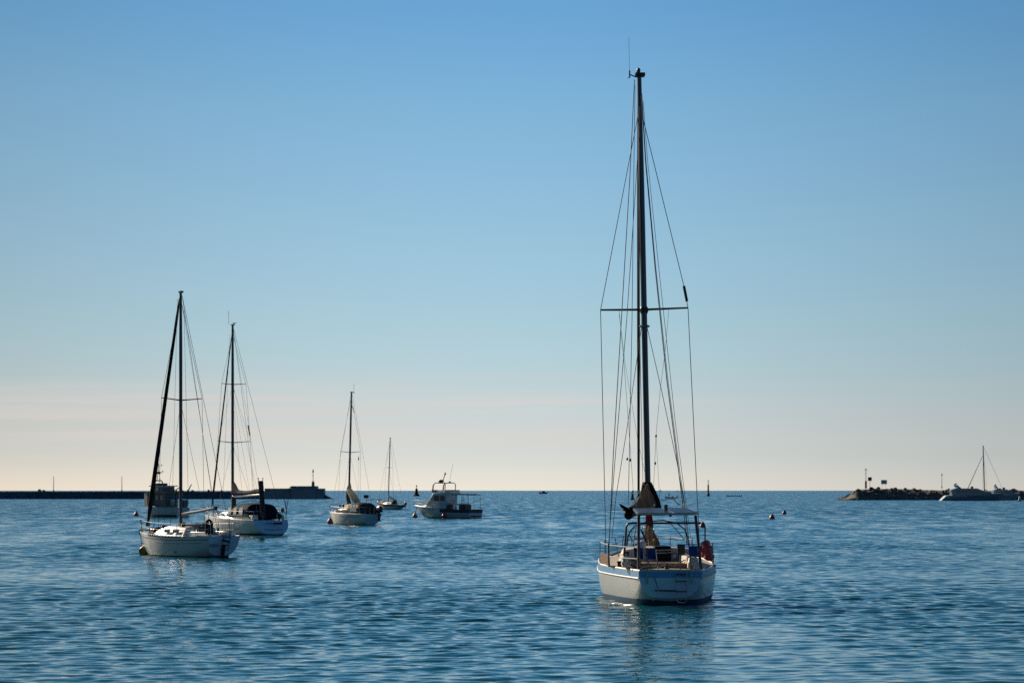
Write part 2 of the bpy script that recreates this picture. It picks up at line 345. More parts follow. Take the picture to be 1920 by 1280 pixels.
def cloth(m, amount, spec=.08):               # thin cloth: dull, and lets some sun through
    t = m.node_tree; b = t.nodes['Principled BSDF']; b.inputs['Specular IOR Level'].default_value = spec
    if amount:
        tr = t.nodes.new('ShaderNodeBsdfTranslucent'); mx = t.nodes.new('ShaderNodeMixShader'); mx.inputs[0].default_value = amount
        t.links.new(b.inputs['Base Color'].links[0].from_socket, tr.inputs[0]); t.links.new(b.outputs[0], mx.inputs[1]); t.links.new(tr.outputs[0], mx.inputs[2])
        t.links.new(mx.outputs[0], t.nodes['Material Output'].inputs[0])
for a_, v_ in (('cover', .5), ('creamcloth', .7), ('navycloth', 0), ('black', 0), ('browncloth', 0), ('bluecloth', .15), ('redcloth', .3)): cloth(M[a_], v_)
def sm(x, a, b):
    t = min(1, max(0, (x - a) / (b - a))); return t * t * (3 - 2 * t)
class Hull:
    def __init__(s, L, b, zs, k, e1, stem=.8, rake=.1, e2=.95):
        s.L, s.b, s.zs, s.k, s.e1, s.stem, s.rake, s.e2 = L, b, zs, k, e1, stem, rake, e2
    def g(s, a, t): return cata([p[0] for p in a], [p[1] for p in a], t)
    def pos(s, t, f, side=1, off=0.0):        # f: girth fraction 0 sheer .. 1 keel
        zs, k, b, e1 = s.g(s.zs, t), s.g(s.k, t), s.g(s.b, t), s.g(s.e1, t)
        a = f * math.pi / 2; z = zs + (k - zs) * math.sin(a) ** s.e2; x = (b + off) * max(0, math.cos(a)) ** e1
        fr = (zs - z) / max(.2, zs)
        y = t * s.L - s.stem * fr * sm(t, .5, 1) + s.rake * fr * (1 - sm(t, 0, .4)) + (off if t > .98 else 0) - (6 * off * (1 - sm(t, .03, .15)) if z < .2 else 0)
        return (side * x, y, z)
    def f_at(s, t, z):
        zs, k = s.g(s.zs, t), s.g(s.k, t); q = min(1, max(0, (z - zs) / (k - zs))); return math.asin(q ** (1 / s.e2)) * 2 / math.pi
    def beam(s, t, z): return s.pos(t, s.f_at(t, z))[0]
    def shell(s, name, m, root, nt=34, na=12):
        mb = MB(); rings = []
        for i in range(nt + 1):
            t = (i / nt) ** 1.5
            rings.append([s.pos(t, 1 - j / na, -1) for j in range(na, 0, -1)][::1] + [s.pos(t, 1, 1)] + [s.pos(t, 1 - j / na, 1) for j in range(1, na + 1)])
        mb.loft(rings, False, True, ring_closed=False); return mb.build(name, m, root, ang=50)
    def transom(s, name, m, root, na=14, off=0.0):
        ring = [s.pos(0, j / na, -1) for j in range(na)] + [s.pos(0, 1, 1)] + [s.pos(0, 1 - j / na, 1) for j in range(1, na + 1)]
        mb = MB(); mb.loft([[(x, y - off - .004, z) for x, y, z in ring], [(x * .99, y + .03, z) for x, y, z in ring]]); return mb.build(name, m, root)
    def band(s, name, m, root, top, bot, off=.006, t0=0.0, t1=1.0, rel=True, nt=30, stern=False, nz=3):
        mb = MB()
        def col(t, side):
            zs = s.g(s.zs, t); out = []
            for j in range(nz + 1):
                z = (zs if rel else 0) + top + (bot - top) * j / nz
                out.append(s.pos(t, s.f_at(t, z), side, off))
            return out
        for side in (-1, 1):
            mb.loft([col(t0 + (t1 - t0) * (i / nt) ** (1.5 if not rel else 1), side) for i in range(nt + 1)], False, False, ring_closed=False)
        if stern:
            a, c = col(0, -1), col(0, 1)
            mb.loft([[(x * (1 - u) + X * u, y - .012, z) for (x, y, z), (X, _, _) in zip(a, c)] for u in (0, .25, .5, .75, 1)], False, False, ring_closed=False)
        return mb.build(name, m, root)
    def deck(s, name, m, root, drop=.03, camber=.06, nt=24):
        mb = MB(); rings = []
        for i in range(nt + 1):
            t = i / nt; b = max(.01, s.g(s.b, t) - .01); z = s.g(s.zs, t) - drop; y = t * s.L
            rings.append([(b * u, y, z + camber * (1 - u * u)) for u in (-1, -.6, -.2, .2, .6, 1)])
        mb.loft(rings, False, False, ring_closed=False); return mb.build(name, m, root)
    def edge(s, t, side, up=0.0, inb=.05):
        return Vector((side * max(0.0, s.g(s.b, t) - inb), t * s.L, s.g(s.zs, t) + up))
    def rail_line(s, name, m, root, r=.02, up=0.0, inb=0.0, nt=26, t0=0, t1=1):
        mb = MB()
        for side in (-1, 1): mb.tube([s.edge(t0 + (t1 - t0) * i / nt, side, up, inb) for i in range(nt + 1)], r, 5)
        return mb.build(name, m, root)

def line(name, m, root, pts, r, sag=0.0, n=5):
    P = [Vector(p) for p in pts]
    if sag and len(P) == 2:
        a, b = P; P = [a.lerp(b, k / 8) + Vector((0, 0, -sag * 4 * (k / 8) * (1 - k / 8))) for k in range(9)]
    return MB().tube(P, r, n).build(name, m, root)
def arch(a, b, h, n=12, p=2.4):                # a rounded hoop from foot a over to foot b
    a, b = Vector(a), Vector(b); out = []
    for i in range(n + 1):
        th = math.pi * i / n; c, s_ = math.cos(th), math.sin(th)
        u = .5 - .5 * math.copysign(abs(c) ** (2 / p), c); out.append(a.lerp(b, u) + Vector(h) * abs(s_) ** (2 / p))
    return out
def cabin(root, name, m, secs, n=9, rnd=.35):   # secs: (y, half width at deck, half width at roof, z deck, z roof)
    rings = []
    for y, w0, w1, z0, z1 in secs:
        ring = [(-w0, y, z0)]
        for k in range(n):
            u = -1 + 2 * k / (n - 1); ring.append((w1 * u, y, z0 + (z1 - z0) * (1 - rnd * .35 * abs(u) ** 3)))
        ring.append((w0, y, z0)); rings.append(ring)
    return MB().loft(rings).build(name, m, root, bevel=.02)
def guard(root, hull, t_list, side_list, h, m=None, r=.012, wires=(1.0, .5), inb=.06):
    m = m or M['steel']
    for side in side_list:
        for t in t_list:
            a = hull.edge(t, side, 0, inb); line('stanchion', m, root, [a, a + Vector((0, 0, h))], r * 1.25)
        for w in wires:
            line('guard_wire', M['wire'] if w < 1 else m, root, [hull.edge(t, side, h * w, inb) for t in t_list], r * .75)
def mast_part(root, y, z0, z1, r, lean=(0, 0), m=None, name='mast', taper=.75, x0=0.0):
    m = m or M['alu']; n = 10; rings = []
    for i in range(n + 1):
        u = i / n; q = r * (1 - (1 - taper) * sm(u, .75, 1)); cx, cy = x0 + lean[0] * u, y + lean[1] * u
        rings.append([(cx + q * math.cos(a), cy + q * 1.35 * math.sin(a), z0 + (z1 - z0) * u) for a in [2*math.pi*k/12 for k in range(12)]])
    o = MB().loft(rings).build(name, m, root)
    def at(z): u = (z - z0) / (z1 - z0); return Vector((x0 + lean[0] * u, y + lean[1] * u, z))
    return o, at
def outboard(root, c, s=1.0, cowl=None, leg=None, ry=0):
    o = MB().loft([[(c[0] + x * s, c[1] + y * s, c[2] + z * s) for x, y in ((-.16*q, -.28*q), (.16*q, -.28*q), (.19*q, .1*q), (.1*q, .3*q), (-.1*q, .3*q), (-.19*q, .1*q))] for z, q in ((-.22, .75), (-.1, 1), (.12, 1), (.24, .78), (.30, .4))]).build('outboard_motor', cowl or M['plastic'], root)
    MB().box((c[0], c[1] + .02 * s, c[2] - .55 * s), (.12 * s, .2 * s, .7 * s)).box((c[0], c[1] - .06 * s, c[2] - .9 * s), (.05 * s, .42 * s, .06 * s)).build('motor_leg', leg or M['plastic'], o)
    return o

# ------------------------------------------------------------------ the near sailing boat, seen from astern
def near_boat():
    loc, rz = (4.33, 66.1, 0), R(1.0)
    t = thing('sailing_boat', 'white sailing boat with blue stripe, stern arch and solar panel, nearest to the viewer', 'sailing boat', loc, rz)
    fr = Frame(loc, rz); on = lambda px, py, y: fr.on(px, py, 1, y)
    h = Hull(11.2, [(0, .86), (.1, 1.13), (.25, 1.45), (.42, 1.69), (.6, 1.62), (.78, 1.15), (.92, .48), (1, .04)],
             [(0, .95), (.35, .98), (.7, 1.12), (1, 1.38)], [(0, .20), (.02, -.06), (.06, -.34), (.3, -.5), (.6, -.55), (.85, -.3), (1, -.1)],
             [(0, .50), (.1, .36), (.3, .30), (.6, .42), (.85, .8), (1, 1.0)], stem=1.5, rake=.22)
    hull = h.shell('hull', M['gel'], t, nt=44, na=16)
    tr = h.transom('transom', M['transom'], t, off=.004)
    h.band('sheer_stripe', M['bluestripe'], t, -.015, -.185, off=.008, stern=True)
    h.band('boot_stripe', M['boot'], t, .16, -.10, off=.006, rel=False, t0=.006, nt=50)
    h.rail_line('rubbing_strake', M['coam'], t, .024, -.20, -.012)
    h.rail_line('toe_rail', M['coam'], t, .03, .01, .03)
    st = MB().tube([h.edge(0, -1, .012, .02), (0, -.01, .965), h.edge(0, 1, .012, .02)], .03, 6).build('stern_rail', M['coam'], t)
    h.deck('deck', M['deck'], t)
    # transom fittings
    la = MB(); a, b = on(1267, 1074, -.05), on(1287, 1074, -.05); c, d = on(1269, 1125, -.02), on(1287, 1126, -.02)
    la.tube([a, c, (c + Vector((.04, 0, -.05))), (d + Vector((-.04, 0, -.05))), d, b], .014, 6)
    lad = la.build('boarding_ladder', M['steel'], t)
    for py in (1076, 1089, 1108):
        e, f = on(1268, py, -.06), on(1286.5, py + .3, -.06)
        MB().slab([e + Vector((0, -.03, 0)), f + Vector((0, -.03, 0)), f + Vector((0, .04, 0)), e + Vector((0, .04, 0))], .03).build('rung', M['dsteel'], lad)
    for px in (1213.5, 1297):
        MB().slab([on(px - 2, 1094, -.02), on(px + 2, 1094, -.02), on(px + 2, 1066, -.06), on(px - 2, 1066, -.06)], .02).build('stay_plate', M['steel'], t)
    line('tie_bar', M['dsteel'], t, [on(1228, 1106, -.05), on(1268, 1107, -.05)], .022)
    line('tie_rod', M['dsteel'], t, [on(1226.5, 1081, -.04), on(1235, 1105.5, -.06)], .012)
    MB().ball(on(1234, 1106, -.06), .035, 8, 6).build('bar_end', M['steel'], t)
    line('water_line_rope', M['rope'], t, [on(1222, 1126, .15), on(1236, 1119, .0)], .008)
    # cockpit furniture
    def blk(name, m, x0, x1, y0, y1, y, dep, bev=.02, rot=0):
        a, b = on(x0, y1, y), on(x1, y0, y); return MB().box(((a.x + b.x) / 2, y + dep / 2, (a.z + b.z) / 2), (b.x - a.x, dep, b.z - a.z), (0, rot, 0)).build(name, m, t, bevel=bev)
    mb = MB(); q = [on(1166, 1062, .9), on(1186, 1064, .9), on(1187, 1047, 1.2), on(1178, 1042, 1.4), on(1172, 1034, 1.7), on(1167, 1045, 1.3)]
    mb.loft([q, [p + Vector((.1, 2.6, .03)) for p in q]]); mb.build('coaming', M['coam'], t, bevel=.03)
    mb = MB(); q = [on(1290, 1066, .9), on(1311, 1065, .9), on(1309, 1046, 1.2), on(1292, 1044, 1.2)]
    mb.loft([q, [p + Vector((-.08, 2.6, .05)) for p in q]]); mb.build('coaming', M['coam'], t, bevel=.03)
    blk('seat_locker', M['coam'], 1276, 1290, 1037, 1058, 3.2, .5)
    blk('cockpit_sole', M['teak'], 1190, 1292, 1056, 1067, 1.3, 2.2, 0)
    cb = cabin(t, 'cabin', M['coam'], [(3.6, 1.15, 1.0, .96, 1.50), (5.0, 1.15, .98, .98, 1.52), (6.6, 1.0, .85, 1.0, 1.48), (8.0, .7, .5, 1.1, 1.28)])
    a = blk('companionway', M['dark'], 1231, 1258, 1030, 1053, 3.52, .1, 0); a.parent = cb
    blk('hatch_slide', M['navycloth'], 1228, 1258, 1023.5, 1029, 3.5, .9)
    for py in (1031, 1036):
        line('washboard_bar', M['coam'], t, [on(1231, py + .5, 3.46), on(1272, py - 1.5, 3.46)], .018)
    blk('instrument_panel', M['whitep'], 1261, 1269, 1038, 1046, 3.4, .06)
    def cloth(pts, y):
        P = [on(px, py, y) for px, py in pts]; n = 8; rings = []
        for i in range(n + 1):
            u = i / n; top = P[0].lerp(P[1], u); bot = P[3].lerp(P[2], u)
            rings.append([top.lerp(bot, v) + Vector((0, .02 * math.sin(7 * u + 3 * v), 0)) for v in (0, .25, .5, .75, 1)] + [top.lerp(bot, v) + Vector((0, .025 + .02 * math.sin(7 * u + 3 * v), 0)) for v in (1, .75, .5, .25, 0)])
        MB().loft(rings).build('spray_cloth', M['bluecloth'], t)
    cloth([(1188, 1026), (1206, 1027), (1206, 1048), (1190, 1046)], 2.4); cloth([(1210, 1028), (1229, 1027), (1230, 1048), (1211, 1048)], 2.1)
    cloth([(1291, 1023), (1316, 1023), (1315, 1044), (1292, 1043)], 2.3)
    blk('plotter_box', M['plastic'], 1270.5, 1284.5, 1020, 1040, 1.6, .16)
    line('plotter_post', M['steel'], t, [on(1275, 1040, 1.7), on(1276, 1067, 1.6)], .018)
    for (x, y, yy) in ((1161, 1056, 1.2), (1250, 1060, .6), (1296, 1064, .5), (1176, 1038, 1.6), (1186, 1053, 1.0)):
        p = on(x, y, yy); MB().lathe([(.05, -.09), (.075, -.08), (.05, -.02), (.055, .03), (.08, .06), (.03, .075)], p, 10).build('winch', M['dsteel'], t)
    for pts, yy in ((((1186, 1056), (1205, 1062), (1222, 1060), (1248, 1053)), .8), (((1200, 1065), (1212, 1060), (1236, 1062), (1249, 1056)), .5), (((1252, 1056), (1262, 1061), (1284, 1049)), 1.2), (((1170, 1060), (1178, 1050), (1190, 1054)), .8)):
        line('sheet_rope', M['rope'], t, [on(x, y, yy) for x, y in pts], .016)
    # stern arch with the solar panels
    am = M['dsteel']
    A = MB()
    for x0, x1, x2 in ((1197, 1197.5, 1204), (1315, 1304, 1299)):
        A.tube([on(x0, 1070, .25), on((x0 + x1) / 2, 1020, .4), on(x1, 966, .6)], .042, 8)
    A.tube([on(1197.5, 975, .6), on(1198, 966, .6), on(1202, 963.5, .6), on(1252, 963, .6), on(1304, 962, .6)], .04, 8)
    arch_o = A.build('stern_arch', am, t)
    for x0, x1 in ((1195, 1259.5), (1262.5, 1311)):
        a, b = on(x0, 963.3 - (x0 - 1195) * .010, .1), on(x1, 963.3 - (x1 - 1195) * .010, .1); k = Vector((-.16 if x0 > 1200 else -.02, 1.5, .12)); k2 = Vector((-.20 if x0 > 1200 else -.14, 1.5, .12))
        fo = MB().slab([a, b, b + k2, a + k], .045).build('solar_panel', M['steel'], arch_o)
        u = Vector((0, 0, .027)); MB().slab([a + u + Vector((.04, .04, 0)), b + u + Vector((-.04, .04, 0)), b + k2 * .97 + u + Vector((-.04, 0, 0)), a + k * .97 + u + Vector((.04, 0, 0))], .008).build('solar_cells', M['panel'], fo)
    p = on(1248.5, 951, .9); MB().box(p, (.10, .10, .17)).build('antenna_box', M['alu'], arch_o, bevel=.01)
    MB().box(on(1257, 965.5, .3), (.07, .07, .08)).build('stern_light', M['plastic'], arch_o, bevel=.01)
    line('panel_bar', am, t, [on(1200, 980.5, .7), on(1250, 980, .9), on(1313, 980, .8)], .03)
    # bimini and spray hood hoops
    line('bimini_hoop', am, t, [on(1169, 1050, 1.5), on(1173, 1010, 1.5), on(1174, 988, 1.5), on(1177, 982, 1.5), on(1186, 980, 1.5), on(1196, 980, 1.5)], .032, n=8)
    line('bimini_hoop', am, t, [on(1200, 981, 1.5), on(1260, 979.5, 1.5), on(1313, 980.5, 1.5), on(1320, 983, 1.5), on(1322, 990, 1.5), on(1322, 1016, 1.5)], .022, n=8)
    line('sprayhood_hoop', am, t, [on(1175, 1025, 3.3), on(1178, 1003, 3.3), on(1184, 992, 3.3), on(1192, 985, 3.3), on(1215, 977, 3.3), on(1245, 975, 3.3), on(1270, 981, 3.3), on(1284, 992, 3.3), on(1289, 1005, 3.3), on(1291, 1023, 3.3)], .02, n=7)
    line('sprayhood_hoop', am, t, [on(1175, 1022, 3.7), on(1177, 1008, 3.7), on(1180, 1002, 3.7), on(1186, 1014, 3.7), on(1189, 1026, 3.7)], .014)
    line('hoop_strut', am, t, [on(1193, 985, 3.0), on(1186, 1022, 2.6)], .014); line('hoop_strut', am, t, [on(1257, 980, 3.0), on(1284, 1012, 3.2)], .012)
    line('hoop_strut', am, t, [on(1203, 1024, .6), on(1222, 1068, .3)], .014); line('hoop_strut', am, t, [on(1230, 1030, .9), on(1234, 1068, .3)], .012)
    # pushpit, stanchions and guard wires
    for px0, px1, y0, y1, yy, r in ((1125, 1125, 1016, 1057, 4.6, .014), (1134, 1134.5, 1011, 1050, 5.4, .014), (1141, 1142, 1018, 1062, 2.6, .03), (1153, 1160, 1008, 1043, 6.2, .014), (1169, 1166, 1004, 1030, 7.5, .014),
                                   (1213, 1213, 1026, 1068, .1, .014), (1196.5, 1196.5, 1012, 1072, .15, .02), (1277, 1276, 1036, 1068, .1, .014), (1294, 1296, 1040, 1068, .1, .016), (1336, 1338, 1016, 1058, 4.2, .014), (1310, 1311, 1020, 1062, .6, .016),
                                   (1234, 1234, 1005, 1024, 8.0, .012), (1257, 1256, 1006, 1026, 8.4, .012), (1298, 1299, 1008, 1026, 7.4, .012)):
        line('stanchion', M['dsteel'], t, [on(px0, y0, yy), on(px1, y1, yy)], r)
    for pts, m_, r in ((((1126, 1016, 4.6), (1134, 1019, 4.0), (1142, 1021, 2.6), (1165, 1024, 1.2), (1196, 1026, .15)), 'coam', .014), (((1126, 1037, 4.6), (1142, 1042, 2.6), (1165, 1045, 1.2), (1195, 1047, .15)), 'coam', .014),
                       (((1196, 1026, .15), (1213, 1029, .1), (1277, 1040, .1), (1296, 1043, .15), (1330, 1038, 2.6), (1337, 1036, 4.2)), 'wire', .008), (((1330, 1019, 3.0), (1334, 1016.5, 4.0), (1337, 1017, 4.2)), 'steel', .014),
                       (((1142, 1022, 5.4), (1153, 1019, 6.2), (1168, 1012, 7.5), (1234, 1009, 8.0), (1283, 1012, 8.2), (1299, 1010, 7.4)), 'wire', .010), (((1227, 1003, 10.2), (1238, 1005, 10.0), (1262, 1007, 9.4), (1280, 1009, 8.6)), 'coam', .016)):
        line('guard_wire', M[m_], t, [on(x, y, yy) for x, y, yy in pts], r)
    mb = MB()
    for k in range(7):
        y0 = 1038.5 + k * 2.7; mb.tube([on(1126, y0 - 1, 4.55), on(1134, y0 + .6, 3.6), on(1141, y0 + 2.2, 2.6)], .022, 5)
    mb.build('slatted_weather_board', M['rust'], t)
    # mast and rigging
    ym = 6.2
    mast, at = mast_part(t, ym, 1.25, 15.55, .088, lean=(-.30, .0), x0=-.12)
    top = at(15.5)
    MB().box(top + Vector((.02, 0, .06)), (.30, .36, .10)).build('mast_cap', M['alub'], mast, bevel=.02)
    MB().lathe([(.045, 0), (.05, .05), (.06, .08), (.05, .14), (.02, .17)], top + Vector((-.02, 0, .10)), 10).build('masthead_light', M['plastic'], mast)
    mb = MB(); a = on(1180.5, 140, ym); mb.tube([top + Vector((-.1, 0, -.0)), a], .018, 6); mb.tube([a + Vector((0, 0, -.1)), a + Vector((0, 0, .12))], .022, 6); mb.tube([a + Vector((0, 0, .1)), on(1179, 70, ym)], .006, 4)
    mb.tube([a + Vector((-.06, -.05, -.12)), a + Vector((.02, .05, -.06))], .01, 4); mb.build('aerial', M['plastic'], mast)
    zs_ = 8.55; c = at(zs_); sl, sr = on(1126, 581, ym), on(1290, 577, ym)
    MB().tube([c, sl], [.036, .026], 6).build('spreader', M['alub'], mast); MB().tube([c, sr], [.036, .026], 6).build('spreader', M['alub'], mast)
    MB().lathe([(.08, -.16), (.13, -.05), (.13, .03), (.08, .12)], c, 10).build('spreader_bracket', M['alub'], mast)
    MB().lathe([(.13, -.03), (.17, 0), (.13, .04)], at(8.05), 10).build('tang', M['steel'], mast)
    W = M['wire']
    def wire(name, pts, r=.0095): line(name, W, t, [on(*p) if len(p) == 3 else on(p[0], p[1], ym) for p in pts], r)
    m1 = at(14.6); pL, pR = fr, fr
    line('shroud', W, t, [at(14.65), sl, h.edge(.54, -1, 0, .24)], .0115); 
    rr = on(1282, 535, ym); line('shroud', W, t, [at(14.65), rr, sr, h.edge(.54, 1, 0, .26)], .0115)
    line('radar_reflector', M['alub'], t, [on(1282.3, 536, ym), on(1288, 565, ym)], .042, n=8)
    wire('shroud', [(1203, 612), (1176, 800), (1155, 930), (1147, 1010)], .010); wire('shroud', [(1213, 612), (1240, 730), (1270, 870), (1284, 950), (1290, 1016)], .010)
    wire('backstay', [(1189.5, 150, 6.0), (1181, 330, 5.2), (1165, 600, 4.2), (1150, 850, 3.2), (1142, 1018, 2.6)], .0125)
    wire('running_backstay', [(1195, 300, 5.9), (1175, 600, 4.8), (1154, 850, 3.4), (1141, 1020, 2.65)], .0105)
    wire('topping_lift', [(1190.5, 160, 6.0), (1188, 350, 5.5), (1185, 600, 4.6), (1180, 850, 3.2), (1178, 945, 2.6)], .0095)
    wire('running_backstay', [(1203, 180, 6.0), (1210, 300, 5.6), (1228, 500, 5), (1250, 710, 4.2), (1272, 880, 3.6), (1282, 960, 3.4), (1288, 1022, 3.2)], .0135)
    wire('running_backstay', [(1203.5, 175, 6.0), (1211, 300, 5.7), (1229.5, 500, 5.2), (1252, 710, 4.4), (1274, 880, 3.8), (1286, 960, 3.6), (1293, 1022, 3.4)], .0095)
    wire('halyard', [(1206, 190, 5.9), (1214, 300, 5.8), (1235, 500, 5.6), (1266, 790, 5.5), (1287, 950, 5.5), (1297, 1020, 5.5)], .008)
    wire('flag_halyard', [(1161, 583), (1170, 680), (1178, 790), (1186, 900), (1190, 960)], .0055); wire('flag_halyard', [(1254, 580), (1247, 660), (1238, 730), (1230, 815), (1226, 900), (1223, 960)], .0055)
    wire('flag_halyard', [(1161, 590), (1172, 680), (1195, 820), (1212, 900)], .0045); wire('flag_halyard', [(1230, 815), (1235, 900), (1238, 960)], .0045)
    for x, y in ((1230, 817), (1228.5, 868), (1176, 860), (1182, 862)): MB().ball(on(x, y, ym), (.03, .03, .05), 6, 5).build('flag_clip', M['alub'], t)
    wire('halyard', [(1200, 200, 6.0), (1199, 400, 6.0), (1203, 600, 6.0), (1207, 760, 6.0), (1211, 915, 6.0)], .009); wire('halyard', [(1198, 250, 5.95), (1197.5, 420, 5.9), (1201, 700, 5.9), (1206, 930, 5.9)], .007)
    wire('halyard', [(1196.5, 250, 6.5), (1198, 600, 6.5), (1203, 800, 6.5), (1206, 920, 6.5)], .006)
    line('guy_rope', M['drope'], t, [on(1238, 937, 5.2), on(1262, 935, 4.6), on(1280, 931, 3.6)], .010); line('guy_rope', M['rope'], t, [on(1262, 935, 5), on(1272, 945, 4.8), on(1284, 945, 4.4), on(1290, 958, 4)], .014)
    # furled headsail on the forestay
    a, b = at(15.1) + Vector((-.02, .2, 0)), Vector((-.10, 11.0, 1.55)); P = [a.lerp(b, k / 14) for k in range(15)]
    line('furled_headsail', M['alub'], t, P, [.03] + [.034 + .012 * math.sin(math.pi * min(1, k / 14)) for k in range(1, 14)] + [.04], n=8)
    MB().lathe([(.05, -.16), (.13, -.15), (.13, -.11), (.06, -.1), (.06, .02), (.13, .03), (.13, .07), (.05, .08)], b + Vector((0, 0, .02)), 12).build('furling_drum', M['dsteel'], t)
    MB().tube([h.edge(.93, -1, 0), h.edge(.935, -1, .6), (0, 11.15, 2.0 - .0), h.edge(.935, 1, .6), h.edge(.93, 1, 0)], .014, 6).tube([h.edge(.96, -1, 0, .02), h.edge(.97, -1, .55, -.02)], .013, 6).tube([h.edge(.96, 1, 0, .02), h.edge(.97, 1, .55, -.02)], .013, 6).build('pulpit', M['steel'], t)
    # boom with the mainsail stowed under its cover, swung out to port
    be = on(1179, 962, 2.6); bm_ = at(2.75)
    boom = line('boom', M['alu'], t, [bm_, be], .075, n=10)
    rng = random.Random(5); rings = []; nS = 16
    for i in range(nS + 1):
        u = i / nS; c = bm_.lerp(be, u) + Vector((.02 * (1 - u), 0, 0)); hh = .17 + .50 * (1 - sm(u, 0, .75)); hw = .12 + .15 * (1 - sm(u, .1, .9)); ring = []
        for k in range(16):
            a = 2 * math.pi * k / 16; sx, sz = math.sin(a), math.cos(a); q = 1 + rng.uniform(-.06, .06) + .06 * math.sin(5 * a + 3 * u)
            ww = hw * (1 - .72 * max(0, sz) ** 1.1 * (1 - sm(u, .5, 1))) if sz > 0 else hw * (1.0 - .25 * sz * sz)
            ring.append(c + Vector((sx * ww * q, 0, (sz * hh if sz > 0 else sz * .17) * q)))
        rings.append(ring)
    MB().loft(rings).build('sail_cover', M['cover'], boom)
    mb = MB(); rings = []
    for i in range(9):
        u = i / 8; p = at(2.6 + .80 * u) + Vector((-.03, -.1, 0)); r = .22 * (1 - u) ** .8 + .13; rings.append([p + Vector((.07 * (1 - u) + r * math.cos(a) * (1 + .08 * math.sin(3 * a + 4 * u)), -.12 + .5 * r * math.sin(a), 0)) for a in [2 * math.pi * k / 14 for k in range(14)]])
    mb.loft(rings).build('sail_shade_half', M['black'], boom)  # black form painted in for the shaded right half of the sail cover
    for u in (.25, .5, .75):
        c = bm_.lerp(be, u); MB().tube([c + Vector((-.2 * (1.25 - u), -.02, .02)), c + Vector((0, -.1, .78 * (1 - u) + .12)), c + Vector((.25 * (1.25 - u), -.02, .0)), c + Vector((0, -.05, -.16))], .016, 5, closed=True).build('sail_tie', M['rope'], boom)
    for dx, dz, r in ((-.02, -.05, .13), (.04, .07, .11), (-.14, .12, .05)): MB().ball(be + Vector((dx, -.12, dz)), (r, .16, r), 9, 7).build('boom_end_roll', M['black'], boom)
    MB().tube([be + Vector((-.02, -.1, .08)), be + Vector((-.2, -.12, .2)), be + Vector((-.28, -.12, .27))], [.06, .045, .012], 6).build('loose_lashing', M['black'], boom)
    MB().ball(on(1226, 946, 5.2), .035, 8, 6).build('deck_light', M['whitep'], boom)
    line('lazy_line', M['rope'], boom, [on(1216, 943, 5.3), on(1222, 950, 5.2), on(1227, 953, 5.2)], .012)
    # what hangs on the foot of the mast
    p0, p1 = on(1216.5, 966, 5.85), on(1219, 1000, 5.85); MB().tube([p0, p0.lerp(p1, .4), p0.lerp(p1, .8), p1], [.10, .12, .10, .05], 9).build('rolled_ensign', M['redcloth'], t)
    rings = []
    for i in range(9):
        u = i / 8; c = on(1216 + 6 * u, 985 + 38 * u, 5.7); r = .10 + .17 * sm(u, .1, 1); rings.append([c + Vector((r * math.cos(a) * (1 + .12 * math.sin(4 * a + 5 * u)), .5 * r * math.sin(a), 0)) for a in [2 * math.pi * k / 12 for k in range(12)]])
    MB().loft(rings).build('halyard_bundle', M['cover'], t)
    for k in range(6):
        a = on(1205 + 3.6 * k, 985 + 2 * (k % 3), 5.5); b = on(1203 + 4.6 * k, 1022, 5.4); line('halyard_tail', M['rope' if k % 2 else 'drope'], t, [a, a.lerp(b, .5) + Vector((.03 * (-1) ** k, 0, 0)), b], .014)
    MB().tube([on(1224, 1020, 5.3), on(1230, 1013, 5.3), on(1227, 1010, 5.3), on(1222, 1016, 5.3)], .014, 5, closed=True).build('yellow_line', M['yellow'], t)
    for q in ((1201, 991), (1206, 1002)): line('canvas_strap', M['navycloth'], t, [on(q[0], q[1], 3.2), on(q[0] + 6, q[1] + 14, 3.3)], .02)
    MB().lathe([(.05, -.12), (.11, -.1), (.12, .05), (.07, .12)], on(1204, 1022, 3.2), 10).build('compass_binnacle', M['whitep'], t)
    # horseshoe life buoy on the starboard quarter (hangs on the rail: a thing of its own)
    c0 = fr.M @ on(1326, 1035, 3.2)
    lb = thing('horseshoe_buoy', 'red horseshoe life buoy with grey straps hung on the starboard rail of the nearest boat', 'life buoy', c0, rz + R(12))
    P = []
    for k in range(15):
        a = R(-65 + 310 * k / 14); P.append(Vector((.07 * math.sin(a) * 0 + .13 * math.cos(a + math.pi / 2) * .0 + .10 * math.sin(a + R(90)) , .2 * math.cos(a), .22 * math.sin(a))))
    tilt = Matrix.Rotation(R(-13), 3, 'Y')
    P = [tilt @ Vector((.045 * math.sin(2 * k), .17 * math.cos(R(-60 + 300 * k / 14)), .235 * math.sin(R(-60 + 300 * k / 14)))) for k in range(15)]
    MB().tube(P, [.08] + [.12] * 13 + [.08], 10).build('float_cushion', M['red'], lb)
    for z in (-.12, .10):
        c = tilt @ Vector((0, 0, z)); MB().tube([c + Vector((.13 * math.cos(a), .31 * math.sin(a), .03 * math.cos(a))) for a in [2 * math.pi * k / 16 for k in range(16)]], .014, 5, closed=True).build('strap', M['grey'], lb)
    MB().tube([tilt @ Vector((-.02, -.33, .34)), tilt @ Vector((.02, -.335, 0)), tilt @ Vector((-.02, -.33, -.33))], .014, 5).build('strap', M['grey'], lb)
    mb = MB(); mb.tube([tilt @ Vector((-.12, -.1, -.42)), tilt @ Vector((.14, -.1, -.42)), tilt @ Vector((.14, .2, -.42)), tilt @ Vector((-.12, .2, -.42))], .018, 5, closed=True); mb.build('holder', M['steel'], lb)
    return fr, h
near_boat()

